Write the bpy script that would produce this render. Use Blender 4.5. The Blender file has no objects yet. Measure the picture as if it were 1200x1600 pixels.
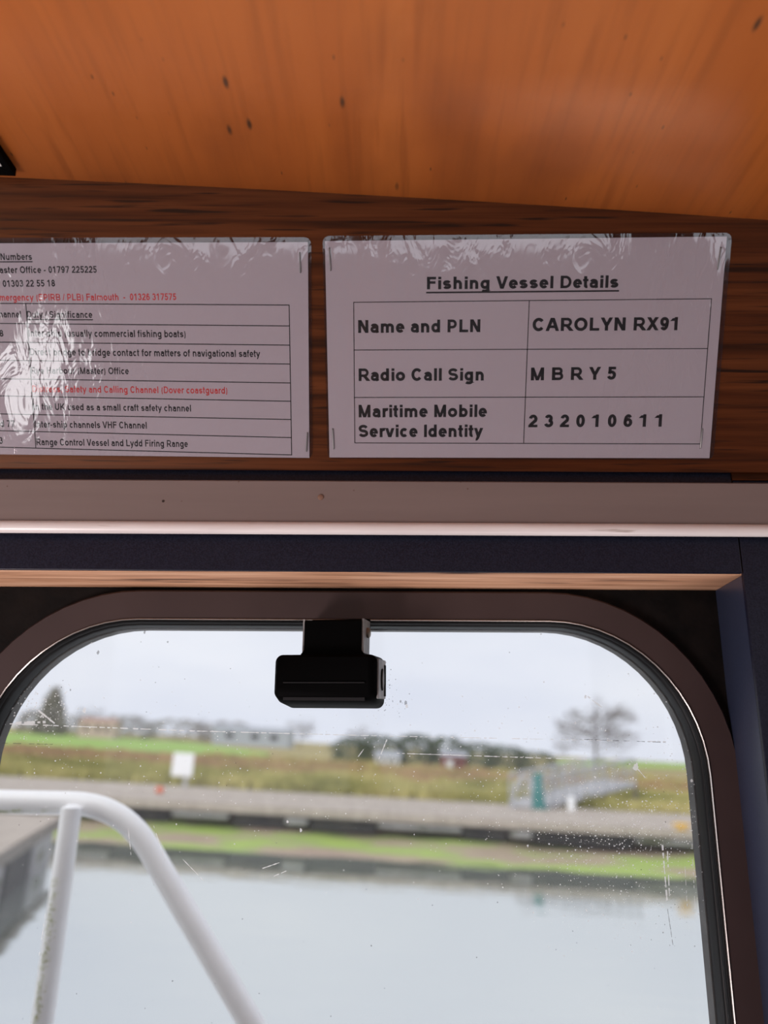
import bpy, bmesh, math, random
from math import sin, cos, tan, radians as R, pi
from mathutils import Matrix, Vector, noise as mnoise

C = bpy.context.scene
COL = C.collection
random.seed(7)

# ------------------------------------------------------------------ camera, sky, exposure
EYE = 2.08                                   # eye height above the water
F = 1170.0                                   # focal length in pixels of the 1200 x 1600 frame
PITCH, ROLL = R(14.5), R(0.3)                # camera pose inside the wheelhouse
BOAT = Matrix.Translation((0, 0, EYE)) @ Matrix.Rotation(R(2.8), 4, 'X') @ Matrix.Rotation(R(-2.7), 4, 'Y')   # trim and heel of the boat
CAMB = Matrix.Rotation(R(90) + PITCH, 4, 'X') @ Matrix.Rotation(ROLL, 4, 'Z')
CAMW = BOAT @ CAMB
cd = bpy.data.cameras.new('camera'); cam = bpy.data.objects.new('camera', cd); COL.objects.link(cam)
cam.matrix_world = CAMW
cd.sensor_fit = 'AUTO'; cd.sensor_width = 36.0; cd.lens = F / 1600 * 36
cd.clip_start = 0.02; cd.clip_end = 3000
cd.dof.use_dof = True; cd.dof.focus_distance = 0.60; cd.dof.aperture_fstop = 3.6
C.camera = cam
C.view_settings.view_transform = 'Standard'; C.view_settings.look = 'None'
C.view_settings.gamma = 1.0; C.view_settings.exposure = 0.0; C.view_settings.use_curve_mapping = False

w = bpy.data.worlds.new('overcast_sky'); C.world = w; w.use_nodes = True
nt = w.node_tree; nt.nodes.clear()
def wn(t, **k):
    n = nt.nodes.new(t)
    for a, b in k.items(): setattr(n, a, b)
    return n
tc = wn('ShaderNodeTexCoord'); mp = wn('ShaderNodeMapping'); mp.inputs['Scale'].default_value = (1.0, 1.0, 3.4)
nz = wn('ShaderNodeTexNoise'); nz.inputs['Scale'].default_value = 2.1; nz.inputs['Detail'].default_value = 5
cr = wn('ShaderNodeValToRGB')
cr.color_ramp.elements[0].position = 0.33; cr.color_ramp.elements[0].color = (0.77, 0.80, 0.93, 1)
cr.color_ramp.elements[1].position = 0.68; cr.color_ramp.elements[1].color = (0.93, 0.94, 1.02, 1)
bg = wn('ShaderNodeBackground'); bg.inputs['Strength'].default_value = 1.0
wo = wn('ShaderNodeOutputWorld')
for a, b in ((tc.outputs['Generated'], mp.inputs['Vector']), (mp.outputs['Vector'], nz.inputs['Vector']), (nz.outputs['Fac'], cr.inputs['Fac']),
             (cr.outputs['Color'], bg.inputs['Color']), (bg.outputs['Background'], wo.inputs['Surface'])): nt.links.new(a, b)
sd = bpy.data.lights.new('veiled_sun', 'SUN'); sd.energy = 1.9; sd.angle = R(60); sd.color = (1, 0.97, 0.93)
so = bpy.data.objects.new('veiled_sun', sd); COL.objects.link(so); so.rotation_euler = (R(48), 0, R(-45))

for nm, pos, aim, sz, en in (('cabin_fill', (-.96, -.25, -.68), (.0, .35, .33), (.35, .6), 19), ('cabin_fill', (.48, .06, -1.22), (.1, .2, .36), (.55, .4), 5)):  # unseen area lights added to brighten the wheelhouse interior
    ld = bpy.data.lights.new(nm, 'AREA'); ld.shape = 'RECTANGLE'; ld.size, ld.size_y = sz; ld.energy = en; ld.color = (1, .87, .87)
    lo_ = bpy.data.objects.new(nm, ld); COL.objects.link(lo_)
    lo_.matrix_world = BOAT @ Matrix.Translation(pos) @ (Vector(aim) - Vector(pos)).normalized().to_track_quat('-Z', 'Y').to_matrix().to_4x4()

# ------------------------------------------------------------------ rays: where a sight line meets a real surface
def rayb(px, py):                            # direction in the boat's frame
    return (CAMB.to_3x3() @ Vector(((px - 600) / F, (800 - py) / F, -1))).normalized()
def rayw(px, py):
    return (CAMW.to_3x3() @ Vector(((px - 600) / F, (800 - py) / F, -1))).normalized()
def b_y(px, py, Y):
    d = rayb(px, py); return d * (Y / d.y)
def w_z(px, py, z):                          # world: on a level z
    d = rayw(px, py); return Vector((0, 0, EYE)) + d * ((z - EYE) / d.z)
def w_y(px, py, Y):
    d = rayw(px, py); return Vector((0, 0, EYE)) + d * (Y / d.y)

# ------------------------------------------------------------------ mesh helpers
class MB:
    def __init__(s): s.v = []; s.f = []
    def add(s, vs, fs):
        n = len(s.v); s.v += [tuple(v) for v in vs]; s.f += [tuple(i + n for i in f) for f in fs]; return s
    def box(s, x0, x1, y0, y1, z0, z1):
        vs = [(x, y, z) for z in (z0, z1) for y in (y0, y1) for x in (x0, x1)]
        return s.add(vs, [(0, 2, 3, 1), (4, 5, 7, 6), (0, 1, 5, 4), (2, 6, 7, 3), (0, 4, 6, 2), (1, 3, 7, 5)])
    def prism(s, pts, off):                  # closed polygon pts extruded by vector off
        n = len(pts); off = Vector(off)
        vs = [Vector(p) for p in pts] + [Vector(p) + off for p in pts]
        fs = [tuple(range(n))[::-1], tuple(range(n, 2 * n))] + [(i, (i + 1) % n, n + (i + 1) % n, n + i) for i in range(n)]
        return s.add(vs, fs)
    def rings(s, rs, closed=True, cap=False):
        n = len(rs[0]); base = len(s.v)
        for r in rs: s.v += [tuple(p) for p in r]
        m = n if closed else n - 1
        for k in range(len(rs) - 1):
            for i in range(m):
                j = (i + 1) % n; a = base + k * n
                s.f.append((a + i, a + j, a + n + j, a + n + i))
        if cap:
            s.f.append(tuple(base + i for i in range(n))[::-1]); a = base + (len(rs) - 1) * n
            s.f.append(tuple(a + i for i in range(n)))
        return s
    def tube(s, pts, r, seg=10, cap=True):
        pts = [Vector(p) for p in pts]; n = len(pts)
        rad = r if isinstance(r, (list, tuple)) else [r] * n
        tg = [((pts[min(i + 1, n - 1)] - pts[max(i - 1, 0)])).normalized() for i in range(n)]
        up = Vector((0, 0, 1)) if abs(tg[0].z) < 0.9 else Vector((0, 1, 0))
        u = (up - tg[0] * up.dot(tg[0])).normalized(); rs = []
        for i in range(n):
            u = (u - tg[i] * u.dot(tg[i])).normalized(); v = tg[i].cross(u)
            rs.append([pts[i] + (u * cos(2 * pi * k / seg) + v * sin(2 * pi * k / seg)) * rad[i] for k in range(seg)])
        return s.rings(rs, True, cap)
    def lathe(s, prof, o=(0, 0, 0), seg=20):
        o = Vector(o)
        return s.rings([[o + Vector((r * cos(2 * pi * k / seg), r * sin(2 * pi * k / seg), z)) for k in range(seg)] for r, z in prof], True, True)
    def build(s, name, mat, parent=None, smooth=False, bevel=0, bseg=2, xf=None):
        me = bpy.data.meshes.new(name); vs = s.v
        if xf is not None: vs = [tuple(xf @ Vector(v)) for v in vs]
        me.from_pydata(vs, [], s.f); me.validate(); me.update()
        bm = bmesh.new(); bm.from_mesh(me); bmesh.ops.recalc_face_normals(bm, faces=bm.faces); bm.to_mesh(me); bm.free()
        o = bpy.data.objects.new(name, me); COL.objects.link(o)
        me.materials.append(mat)
        if smooth:
            for p in me.polygons: p.use_smooth = True
        if bevel:
            b = o.modifiers.new('bevel', 'BEVEL'); b.width = bevel; b.segments = bseg; b.limit_method = 'ANGLE'; b.angle_limit = R(35)
        if smooth:
            bm = bmesh.new(); bm.from_mesh(me)
            for e in bm.edges:
                if len(e.link_faces) == 2 and e.calc_face_angle(0) > R(42): e.smooth = False
            bm.to_mesh(me); bm.free()
        if parent is not None: o.parent = parent
        return o
def fillet(pts, rad, n=8):
    pts = [Vector(p) for p in pts]; out = [pts[0]]
    for i in range(1, len(pts) - 1):
        a = (pts[i - 1] - pts[i]); b = (pts[i + 1] - pts[i]); r = min(rad, a.length * .45, b.length * .45)
        p0 = pts[i] + a.normalized() * r; p2 = pts[i] + b.normalized() * r
        for k in range(n + 1):
            t = k / n; out.append(p0 * (1 - t) ** 2 + pts[i] * 2 * t * (1 - t) + p2 * t * t)
    out.append(pts[-1]); return out
def tag(o, label, cat, group=None):
    o['label'] = label; o['category'] = cat
    if group: o['group'] = group
    return o
def struct(o): o['kind'] = 'structure'; return o
def empty(name, m):
    o = bpy.data.objects.new(name, None); COL.objects.link(o); o.empty_display_size = .05
    o.matrix_world = m if isinstance(m, Matrix) else Matrix.Translation(m); return o
BOATROOTS = []
def aboard(o): BOATROOTS.append(o); return o

# ------------------------------------------------------------------ materials
def mat(name, color, rough=.5, **k):
    m = bpy.data.materials.new(name); m.use_nodes = True
    p = m.node_tree.nodes['Principled BSDF']
    p.inputs['Base Color'].default_value = (*color, 1); p.inputs['Roughness'].default_value = rough
    for a, b in k.items(): p.inputs[a.replace('_', ' ')].default_value = b
    return m
def nodes(m):
    t = m.node_tree; p = t.nodes['Principled BSDF']
    def N(ty, **k):
        n = t.nodes.new(ty)
        for a, b in k.items(): setattr(n, a, b)
        return n
    def L(a, b): t.links.new(a, b)
    return t, p, N, L
def noise_mat(name, stops, scale=(1, 1, 1), nscale=5, detail=6, rough=.5, bump=0, bumpscale=None, dist=.001, nrough=.55, distort=0, **k):
    """noise through a colour ramp in object coordinates, optional fine bump"""
    m = mat(name, stops[0][1], rough, **k); t, p, N, L = nodes(m)
    tc = N('ShaderNodeTexCoord'); mp = N('ShaderNodeMapping'); mp.inputs['Scale'].default_value = scale
    nz = N('ShaderNodeTexNoise'); nz.inputs['Scale'].default_value = nscale; nz.inputs['Detail'].default_value = detail
    nz.inputs['Roughness'].default_value = nrough; nz.inputs['Distortion'].default_value = distort
    cr = N('ShaderNodeValToRGB'); el = cr.color_ramp.elements
    while len(el) < len(stops): el.new(.5)
    for e, (ps, c) in zip(el, stops): e.position = ps; e.color = (*c, 1)
    L(tc.outputs['Object'], mp.inputs['Vector']); L(mp.outputs['Vector'], nz.inputs['Vector']); L(nz.outputs['Fac'], cr.inputs['Fac'])
    L(cr.outputs['Color'], p.inputs['Base Color'])
    if bump:
        nb = N('ShaderNodeTexNoise'); nb.inputs['Scale'].default_value = bumpscale or nscale; nb.inputs['Detail'].default_value = 4
        L(mp.outputs['Vector'] if not bumpscale else tc.outputs['Object'], nb.inputs['Vector'])
        b = N('ShaderNodeBump'); b.inputs['Strength'].default_value = bump; b.inputs['Distance'].default_value = dist
        L(nb.outputs['Fac'], b.inputs['Height']); L(b.outputs['Normal'], p.inputs['Normal'])
    m['ramp'] = cr.name
    return m
def overlay(m, color, scale, nscale, lo, hi, detail=3, vor=False):
    """lay a second, thresholded noise stain of another colour over a material"""
    t, p, N, L = nodes(m)
    src = p.inputs['Base Color'].links[0].from_socket
    tc = N('ShaderNodeTexCoord'); mp = N('ShaderNodeMapping'); mp.inputs['Scale'].default_value = scale; mp.inputs['Location'].default_value = (3.1, 1.7, .4)
    if vor:
        nz = N('ShaderNodeTexVoronoi'); nz.inputs['Scale'].default_value = nscale; out = nz.outputs['Distance']
    else:
        nz = N('ShaderNodeTexNoise'); nz.inputs['Scale'].default_value = nscale; nz.inputs['Detail'].default_value = detail; out = nz.outputs['Fac']
    mr = N('ShaderNodeMapRange'); mr.inputs['From Min'].default_value = lo; mr.inputs['From Max'].default_value = hi
    mx = N('ShaderNodeMix', data_type='RGBA'); mx.inputs['B'].default_value = (*color, 1)
    L(tc.outputs['Object'], mp.inputs['Vector']); L(mp.outputs['Vector'], nz.inputs['Vector']); L(out, mr.inputs['Value'])
    L(mr.outputs['Result'], mx.inputs['Factor']); L(src, mx.inputs['A']); L(mx.outputs['Result'], p.inputs['Base Color'])
    return m

M_ceil = noise_mat('varnished_plywood', [(.2, (.41, .098, .013)), (.5, (.47, .120, .017)), (.8, (.54, .152, .025))], (26, 2.2, 26), 1.0, 7, .46, .25, 200, .0005, IOR=2.05, Specular_IOR_Level=.5, Specular_Tint=(1, .72, .48, 1))
overlay(M_ceil, (.385, .096, .013), (170, 9, 170), 1.0, .48, .70, 4)
overlay(M_ceil, (.26, .060, .009), (5, 2.2, 5), 2.4, .54, .80, 6)
overlay(M_ceil, (.06, .022, .008), (1, .35, 1), 38, .085, .03, vor=True)
overlay(M_ceil, (.10, .03, .008), (1.6, .5, 1.6), 62, .075, .03, vor=True)
M_head = noise_mat('dark_hardwood', [(.30, (.010, .002, .0006)), (.46, (.048, .0105, .0022)), (.72, (.10, .027, .007))], (3.0, 110, 110), 1.2, 8, .45, .4, None, .0004, distort=.4, Specular_IOR_Level=.34, Specular_Tint=(1, .6, .4, 1))
overlay(M_head, (.010, .003, .0015), (9, 220, 220), 1.6, .58, .70, 2)
M_edge = noise_mat('raw_ply_edge', [(.3, (.26, .12, .06)), (.52, (.62, .33, .19)), (.72, (.80, .50, .32))], (5, 60, 60), 1.3, 7, .7, .7, None, .0012, distort=.4)
overlay(M_edge, (.05, .02, .012), (3, 30, 30), 1.9, .60, .72, 3)
M_blue = noise_mat('blue_textured_laminate', [(.35, (.0045, .005, .013)), (.65, (.012, .0135, .028))], (1, 1, 1), 900, 2, .34, .3, 1000, .0002, Specular_IOR_Level=.25)
M_blue_lit = noise_mat('blue_laminate_lit', [(.35, (.020, .027, .055)), (.65, (.036, .046, .085))], (1, 1, 1), 900, 2, .33, .3, 1000, .0002, Specular_IOR_Level=.7)  # same laminate as the fascia, colour lightened for light falling on the reveals
M_black_wall = noise_mat('blackened_timber', [(.35, (.002, .0016, .0015)), (.7, (.009, .006, .005))], (3, 3, 3), 14, 6, .75, .6, 60, .002, Specular_IOR_Level=.15)
M_trim = noise_mat('beige_plastic_trim', [(.3, (.185, .142, .130)), (.7, (.21, .162, .149))], (1.2, 20, 20), 3, 4, .5, Specular_IOR_Level=.3)
overlay(M_trim, (.12, .07, .05), (1, 1, 1), 60, .05, .018, vor=True)
M_lip = noise_mat('white_plastic_bead', [(.4, (.74, .68, .66)), (.7, (.84, .79, .77))], (3, 40, 40), 4, 4, .3)
overlay(M_lip, (.22, .13, .08), (6, 60, 60), 1.6, .66, .74, 4)
M_frame = noise_mat('painted_aluminium', [(.3, (.047, .029, .0275)), (.7, (.057, .036, .034))], (1, 1, 1), 12, 4, .5, Specular_IOR_Level=.3)
overlay(M_frame, (.05, .03, .025), (1, 1, 1), 75, .075, .035, vor=True)
M_bead = mat('bright_aluminium_bead', (.75, .70, .66), .25, Metallic=.9)
M_rubber = mat('black_rubber', (.006, .006, .0065), .4, Specular_IOR_Level=.15)
M_grey = noise_mat('grey_outer_rim', [(.4, (.025, .025, .025)), (.7, (.06, .06, .058))], (1, 1, 1), 40, 4, .55)
M_black = mat('black_plastic', (.0008, .0008, .0009), .6, Specular_IOR_Level=.03)
M_blackgl = mat('black_plastic_satin', (.012, .012, .013), .4, Specular_IOR_Level=.2)
M_greyp = noise_mat('worn_grey_plastic', [(.4, (.16, .16, .16)), (.7, (.34, .34, .34))], (1, 1, 1), 60, 4, .5)
M_steel = mat('steel_wire', (.17, .165, .16), .4, Metallic=.6)
M_brass = mat('dull_screw', (.25, .2, .16), .45, Metallic=.8)
M_paper = mat('white_paper', (.50, .455, .495), .8)
M_ink = mat('black_ink', (.008, .008, .01), .7)
M_red = mat('red_ink', (.62, .06, .06), .7)
M_white_tube = noise_mat('white_painted_tube', [(.35, (.90, .90, .91)), (.7, (.95, .95, .96))], (1, 1, 1), 25, 4, .3)
def algae(m, axis, lo, hi):
    return m
M_hole = mat('dark_hole', (.03, .015, .01), .8)

# clear film: see-through with a glossy, slightly rippled skin
def film(name, tint, rough, bumpscale, bump, ior=1.5, milky=0.0, stretch=(1, 1, 1)):
    m = bpy.data.materials.new(name); m.use_nodes = True; t = m.node_tree; t.nodes.clear()
    def N(ty): return t.nodes.new(ty)
    o = N('ShaderNodeOutputMaterial'); tr = N('ShaderNodeBsdfTransparent'); tr.inputs['Color'].default_value = (*tint, 1)
    g = N('ShaderNodeBsdfGlossy'); g.inputs['Roughness'].default_value = rough; g.inputs['Color'].default_value = (1, 1, 1, 1)
    fr = N('ShaderNodeFresnel'); fr.inputs['IOR'].default_value = ior
    mx = N('ShaderNodeMixShader')
    if bump:
        tc = N('ShaderNodeTexCoord'); mp = N('ShaderNodeMapping'); mp.inputs['Scale'].default_value = stretch
        nz = N('ShaderNodeTexNoise'); nz.inputs['Scale'].default_value = bumpscale; nz.inputs['Detail'].default_value = 3
        nz.inputs['Distortion'].default_value = .8
        b = N('ShaderNodeBump'); b.inputs['Strength'].default_value = bump; b.inputs['Distance'].default_value = .001
        t.links.new(tc.outputs['Object'], mp.inputs['Vector']); t.links.new(mp.outputs['Vector'], nz.inputs['Vector'])
        t.links.new(nz.outputs['Fac'], b.inputs['Height']); t.links.new(b.outputs['Normal'], g.inputs['Normal'])
    ge = N('ShaderNodeNewGeometry'); om = N('ShaderNodeMath'); om.operation = 'SUBTRACT'; om.inputs[0].default_value = 1.0
    mu = N('ShaderNodeMath'); mu.operation = 'MULTIPLY'
    t.links.new(ge.outputs['Backfacing'], om.inputs[1]); t.links.new(om.outputs[0], mu.inputs[0]); t.links.new(fr.outputs['Fac'], mu.inputs[1])
    t.links.new(mu.outputs[0], mx.inputs['Fac']); t.links.new(tr.outputs[0], mx.inputs[1]); t.links.new(g.outputs[0], mx.inputs[2])
    last = mx.outputs[0]
    if milky:
        df = N('ShaderNodeBsdfDiffuse'); df.inputs['Color'].default_value = (.8, .78, .8, 1)
        m2 = N('ShaderNodeMixShader'); m2.inputs['Fac'].default_value = milky
        tl = N('ShaderNodeBsdfTranslucent'); tl.inputs['Color'].default_value = (.85, .84, .83, 1); m3 = N('ShaderNodeMixShader'); m3.inputs['Fac'].default_value = .6
        t.links.new(df.outputs[0], m3.inputs[1]); t.links.new(tl.outputs[0], m3.inputs[2])
        t.links.new(last, m2.inputs[1]); t.links.new(m3.outputs[0], m2.inputs[2]); last = m2.outputs[0]
    t.links.new(last, o.inputs['Surface']); return m
M_film = film('laminating_film', (.97, .965, .97), .05, 60, .45, 2.7, .01, (1.0, .45, 1))
M_film2 = film('backing_film', (.97, .965, .97), .08, 60, .3, 1.3)
M_glass = film('window_glass', (.975, .985, .98), .0, 1, 0, 1.45, .03)
def dirt_mat(name, col, alpha):
    m = bpy.data.materials.new(name); m.use_nodes = True; t = m.node_tree; t.nodes.clear()
    o = t.nodes.new('ShaderNodeOutputMaterial'); d = t.nodes.new('ShaderNodeBsdfDiffuse'); d.inputs['Color'].default_value = (*col, 1)
    l = t.nodes.new('ShaderNodeBsdfTranslucent'); l.inputs['Color'].default_value = (*col, 1)
    tr = t.nodes.new('ShaderNodeBsdfTransparent'); a = t.nodes.new('ShaderNodeMixShader'); a.inputs[0].default_value = .6
    b = t.nodes.new('ShaderNodeMixShader'); b.inputs[0].default_value = alpha
    t.links.new(d.outputs[0], a.inputs[1]); t.links.new(l.outputs[0], a.inputs[2]); t.links.new(tr.outputs[0], b.inputs[1]); t.links.new(a.outputs[0], b.inputs[2])
    t.links.new(b.outputs[0], o.inputs['Surface']); return m
M_salt = dirt_mat('pale_salt', (.95, .95, .93), .8)
M_grime = dirt_mat('dark_grime', (.12, .11, .10), .55)

# ------------------------------------------------------------------ wheelhouse: header panel, ceiling, fascia, window wall
LEAN = R(25.4)
UP = Vector((0, -sin(LEAN), cos(LEAN))); NRM = Vector((0, -cos(LEAN), -sin(LEAN))); XR = Vector((1, 0, 0))
d0 = rayb(822, 543); P0 = d0 * (0.570 / (CAMB.to_3x3().inverted() @ d0).z * -1)
P0 = Vector((0, P0.y, P0.z))
PANEL = Matrix(((1, UP.x, NRM.x, P0.x), (0, UP.y, NRM.y, P0.y), (0, UP.z, NRM.z, P0.z), (0, 0, 0, 1)))
def onpanel(px, py):                         # panel coordinates (right, up)
    d = rayb(px, py); p = d * (P0.dot(NRM) / d.dot(NRM)) - P0
    return Vector((p.x, p.dot(UP)))
def pw(u, v, h=0): return PANEL @ Vector((u, v, h))

# ceiling camber through three sight points along the panel's top
pts3 = [onpanel(0, 278), onpanel(600, 307.5), onpanel(1200, 345)]
(xa, ya), (xb, yb), (xc_, yc) = [tuple(p) for p in pts3]
A_ = ((yc - ya) / (xc_ - xa) - (yb - ya) / (xb - xa)) / (xc_ - xb)
B_ = (yb - ya) / (xb - xa) - A_ * (xa + xb)
C_ = ya - A_ * xa * xa - B_ * xa
def vtop(x): return A_ * x * x + B_ * x + C_
XL, XR_ = -1.05, 1.0
v_bot = onpanel(600, 736).y
xs = [XL + (XR_ - XL) * i / 40 for i in range(41)]
ring_pts = [(x, vtop(x) + .006, 0) for x in xs] + [(x, v_bot, 0) for x in reversed(xs)]
m = MB(); m.prism(ring_pts, (0, 0, -.012))
m = m.build('wall_header', M_head, bevel=.0012, xf=PANEL); aboard(struct(m))
# ceiling sheet
YB = -1.55
def zc(x): return pw(x, vtop(x)).z
def yc_(x): return pw(x, vtop(x)).y
bot = []; top = []
m = MB(); n = len(xs)
ys = [0.03, 0.0] 
grid = []
for j in range(13):
    t = j / 12
    grid.append([(x, (yc_(x) + .03) * (1 - t) + YB * t, zc(x) + .0005) for x in xs])
m.rings(grid, closed=False)
ceil_ob = m.build('ceiling', M_ceil, smooth=True); aboard(struct(ceil_ob))
sol = ceil_ob.modifiers.new('thick', 'SOLIDIFY'); sol.thickness = .02; sol.offset = 1
# keep its thickness upward
YF = pw(0, v_bot).y + .006                   # fascia face
z_hb = pw(0, v_bot).z
z_fb = b_y(600, 894, YF).z                   # fascia lower edge
e2 = rayb(600, 919); YW = e2.y * (z_fb / e2.z)   # window wall plane
x_gap = b_y(1157, 870, YF).x; x_j = b_y(1163, 900, YF).x
m = MB().box(XL, x_gap, YF, YF + .004, z_fb + .0005, z_hb + .03).build('wall_fascia', M_blue, bevel=.0006); aboard(struct(m))
m = MB().box(XL, x_j + .02, YF + .0042, YW + .03, z_fb, z_hb + .10).build('trim_beam', M_edge, bevel=.001); aboard(struct(m))
# right hand post: front board and splayed reveal
x_ji = b_y(1119, 920, YW).x
m = MB().box(x_j, XR_, YF + .001, YF + .005, -1.45, z_hb - .004).build('wall_right_post', M_blue, bevel=.0006); aboard(struct(m))
m = MB().prism([(x_j + .0002, YF + .0052, 0), (x_j + .02, YF + .0052, 0), (x_ji + .02, YW + .002, 0), (x_ji, YW + .002, 0)], (0, 0, 1)).build('trim_right_reveal', M_blue_lit, xf=Matrix.Translation((0, 0, z_fb - 1.0005))); aboard(struct(m))
xlj = -0.405
m = MB().box(XL, xlj - .01, YF + .001, YF + .005, -1.45, z_fb - .001).build('wall_left_post', M_blue); aboard(struct(m))
m = MB().box(xlj - .02, xlj, YF + .0052, YW + .002, -1.45, z_fb - .001).build('trim_left_reveal', M_blue_lit); aboard(struct(m))
# corner block of wood at the fascia's right end
m = MB().box(b_y(1143, 745, YF).x, XR_, YF - .001, YF + .0005, b_y(1170, 751, YF).z, z_hb + .012).build('trim_wood_end', M_head); aboard(struct(m))

# plastic trim strip with a bead
YT = YF - .010
zt0 = b_y(600, 751, YT).z; zt1 = b_y(600, 816, YT).z; zt2 = b_y(600, 834, YT - .003).z
m = MB(); prof = [(YF - .0003, zt0), (YT + .001, zt0), (YT, zt0 - .001), (YT, zt1 - .0004), (YT + .001, zt1 - .0006), (YT + .001, zt2 + .003), (YF - .0003, zt2 + .003)]
m.prism([(XL, y, z) for y, z in prof], (XR_ - XL, 0, 0))
trim_ob = m.build('curtain_trim', M_trim); aboard(tag(trim_ob, 'long flat beige plastic trim strip with white lower bead across the blue fascia', 'trim strip'))
zm = (zt1 + zt2) / 2; hr = (zt1 - zt2) / 2
prof = [(YT + .001 - .0045 * sin(pi * k / 10) , zm + hr * cos(pi * k / 10)) for k in range(11)]
m = MB().prism([(XL, y, z) for y, z in prof], (XR_ - XL, 0, 0)).build('bead', M_lip, trim_ob, smooth=True); m['label'] = 'glossy white rounded bead along the lower edge'
h = b_y(501, 777, YT)
m = MB().rings([[(h.x + r * cos(2 * pi * k / 14), YT - y, h.z + r * sin(2 * pi * k / 14)) for k in range(14)] for r, y in ((.0024, 0), (.0021, .0007), (.001, .0011))], True, True).build('screw_cap', mat('brown_cap', (.20, .11, .075), .5), trim_ob, smooth=True)
h = b_y(255, 783, YT)
m = MB().rings([[(h.x + r * cos(2 * pi * k / 10), YT - y, h.z + r * sin(2 * pi * k / 10)) for k in range(10)] for r, y in ((.0011, 0), (.0007, .0005))], True, True).build('nail_head', M_hole, trim_ob)

# window wall with its opening
zo = b_y(530, 923, YW - .006).z              # frame outer top
xo = b_y(1168, 1300, YW - .006).x            # frame outer right
xl = -0.359                                  # frame outer left
zb = -0.60
FW = .0258         # face width
ROUT = .150
print('YF %.3f YW %.3f z_fb %.3f zo %.3f xo %.3f FW %.4f x_ji %.3f' % (YF, YW, z_fb, zo, xo, FW, x_ji))
for q in ((1157, 1200), (1168, 1300), (1196, 1600)): print('right edge', q, tuple(round(c, 4) for c in b_y(*q, YW - .006)))
def rr(inset, y, rad=None, box=None, n=14):
    x0, x1, z0, z1 = box if box else (xl + inset, xo - inset, zb + inset, zo - inset)
    r = max(.001, (ROUT - inset) if rad is None else rad); out = []
    for cx, cz, a0 in ((x1 - r, z1 - r, 0), (x0 + r, z1 - r, 90), (x0 + r, z0 + r, 180), (x1 - r, z0 + r, 270)):
        for k in range(n + 1):
            a = R(a0 + 90 * k / n); out.append((cx + r * cos(a), y, cz + r * sin(a)))
    return out
big = (xlj - .015, x_ji + .015, -1.45, z_fb - .0005)
m = MB().rings([rr(.010, YW + .022), rr(0, YW + .022, .001, big), rr(0, YW + .001, .001, big), rr(.010, YW + .001), rr(.010, YW + .022)]).build('wall_front', M_black_wall); aboard(struct(m))
win = MB().rings([rr(0, YW + .0008), rr(0, YW - .004), rr(.0015, YW - .006), rr(FW - .002, YW - .006), rr(FW - .0012, YW - .005), rr(FW - .0012, YW + .0008)]).build('window_1', M_frame, smooth=True)
win['kind'] = 'structure'; aboard(win)
m = MB().rings([rr(FW - .0012, YW), rr(FW - .0012, YW - .0068), rr(FW - .0006, YW - .0074), rr(FW, YW - .0068), rr(FW, YW)]).build('bead', M_bead, win, smooth=True)
m = MB().rings([rr(FW, YW + .014), rr(FW, YW - .004), rr(FW + .001, YW - .0052), rr(FW + .0022, YW - .004), rr(FW + .0026, YW - .001), rr(FW + .0034, YW - .0005), rr(FW + .0042, YW + .002), rr(FW + .0048, YW + .012), rr(FW + .0048, YW + .014)]).build('rubber_seal', M_rubber, win, smooth=True)
GY = YW + .010
m = MB(); r0 = rr(FW + .001, GY); r1 = rr(FW + .001, GY + .004); m.rings([r0, r1], True, True)
glass = m.build('pane', M_glass, win)
m = MB().rings([rr(FW - .004, GY + .0045), rr(FW + .0058, GY + .0045), rr(FW + .0062, GY + .016), rr(FW - .004, GY + .016), rr(FW - .004, GY + .0045)]).build('outer_rim', M_grey, win, smooth=True)

# dirt on the inside of the pane
def gp(px, py): return b_y(px, py, GY - .0002)
def speck(mb, px, py, r, k=6, st=1.0):
    c = gp(px, py); a0 = random.random() * 6
    mb.add([(c.x + r * cos(a0 + 2 * pi * i / k) * random.uniform(.6, 1.2), c.y, c.z + st * r * sin(a0 + 2 * pi * i / k) * random.uniform(.6, 1.2)) for i in range(k)], [tuple(range(k))])
def inside(px, py):
    if py < 985 or py > 1640: return False
    c = gp(px, py)
    ins = FW + .007
    x0, x1, z1 = xl + ins, xo - ins, zo - ins; r = ROUT - ins
    if c.x < x0 or c.x > x1 or c.z > z1: return False
    if c.z > z1 - r:
        for cx in ((x0 + r) if c.x < x0 + r else None, (x1 - r) if c.x > x1 - r else None):
            if cx is not None and (c.x - cx) ** 2 + (c.z - z1 + r) ** 2 > r * r: return False
    return True
sp = MB(); gr = MB()
def scatter(n, f, mb, rlo, rhi, st=1):
    k = 0
    while k < n:
        px, py = f()
        if inside(px, py): speck(mb, px, py, random.uniform(rlo, rhi) * random.choice((.6, .8, 1, 1, 1.4)), 6, st)
        k += 1
G = random.gauss; U = random.uniform
scatter(900, lambda: (G(960, 110), G(1275, 60)), sp, .00022, .0006)
scatter(800, lambda: (U(20, 1100), G(1200, 75)), sp, .0002, .00055)
scatter(450, lambda: (G(980, 80), G(1340, 70)), sp, .0002, .0005)
scatter(250, lambda: (G(60, 35), G(1112, 22)), sp, .0002, .0006)
scatter(160, lambda: (U(20, 1100), U(1000, 1600)), gr, .0002, .0005)
scatter(60, lambda: (G(605, 14), G(1080, 22)), gr, .0002, .0006)
scatter(30, lambda: (G(1045, 20), G(1440, 30)), gr, .0002, .0005)
for px, py, r in ((153, 1020, .0013), (626, 1096, .0008), (634, 1098, .0014), (226, 988, .001), (262, 1003, .0007), (110, 1078, .0007)): speck(gr, px, py, r, 7, 1.6)
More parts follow.
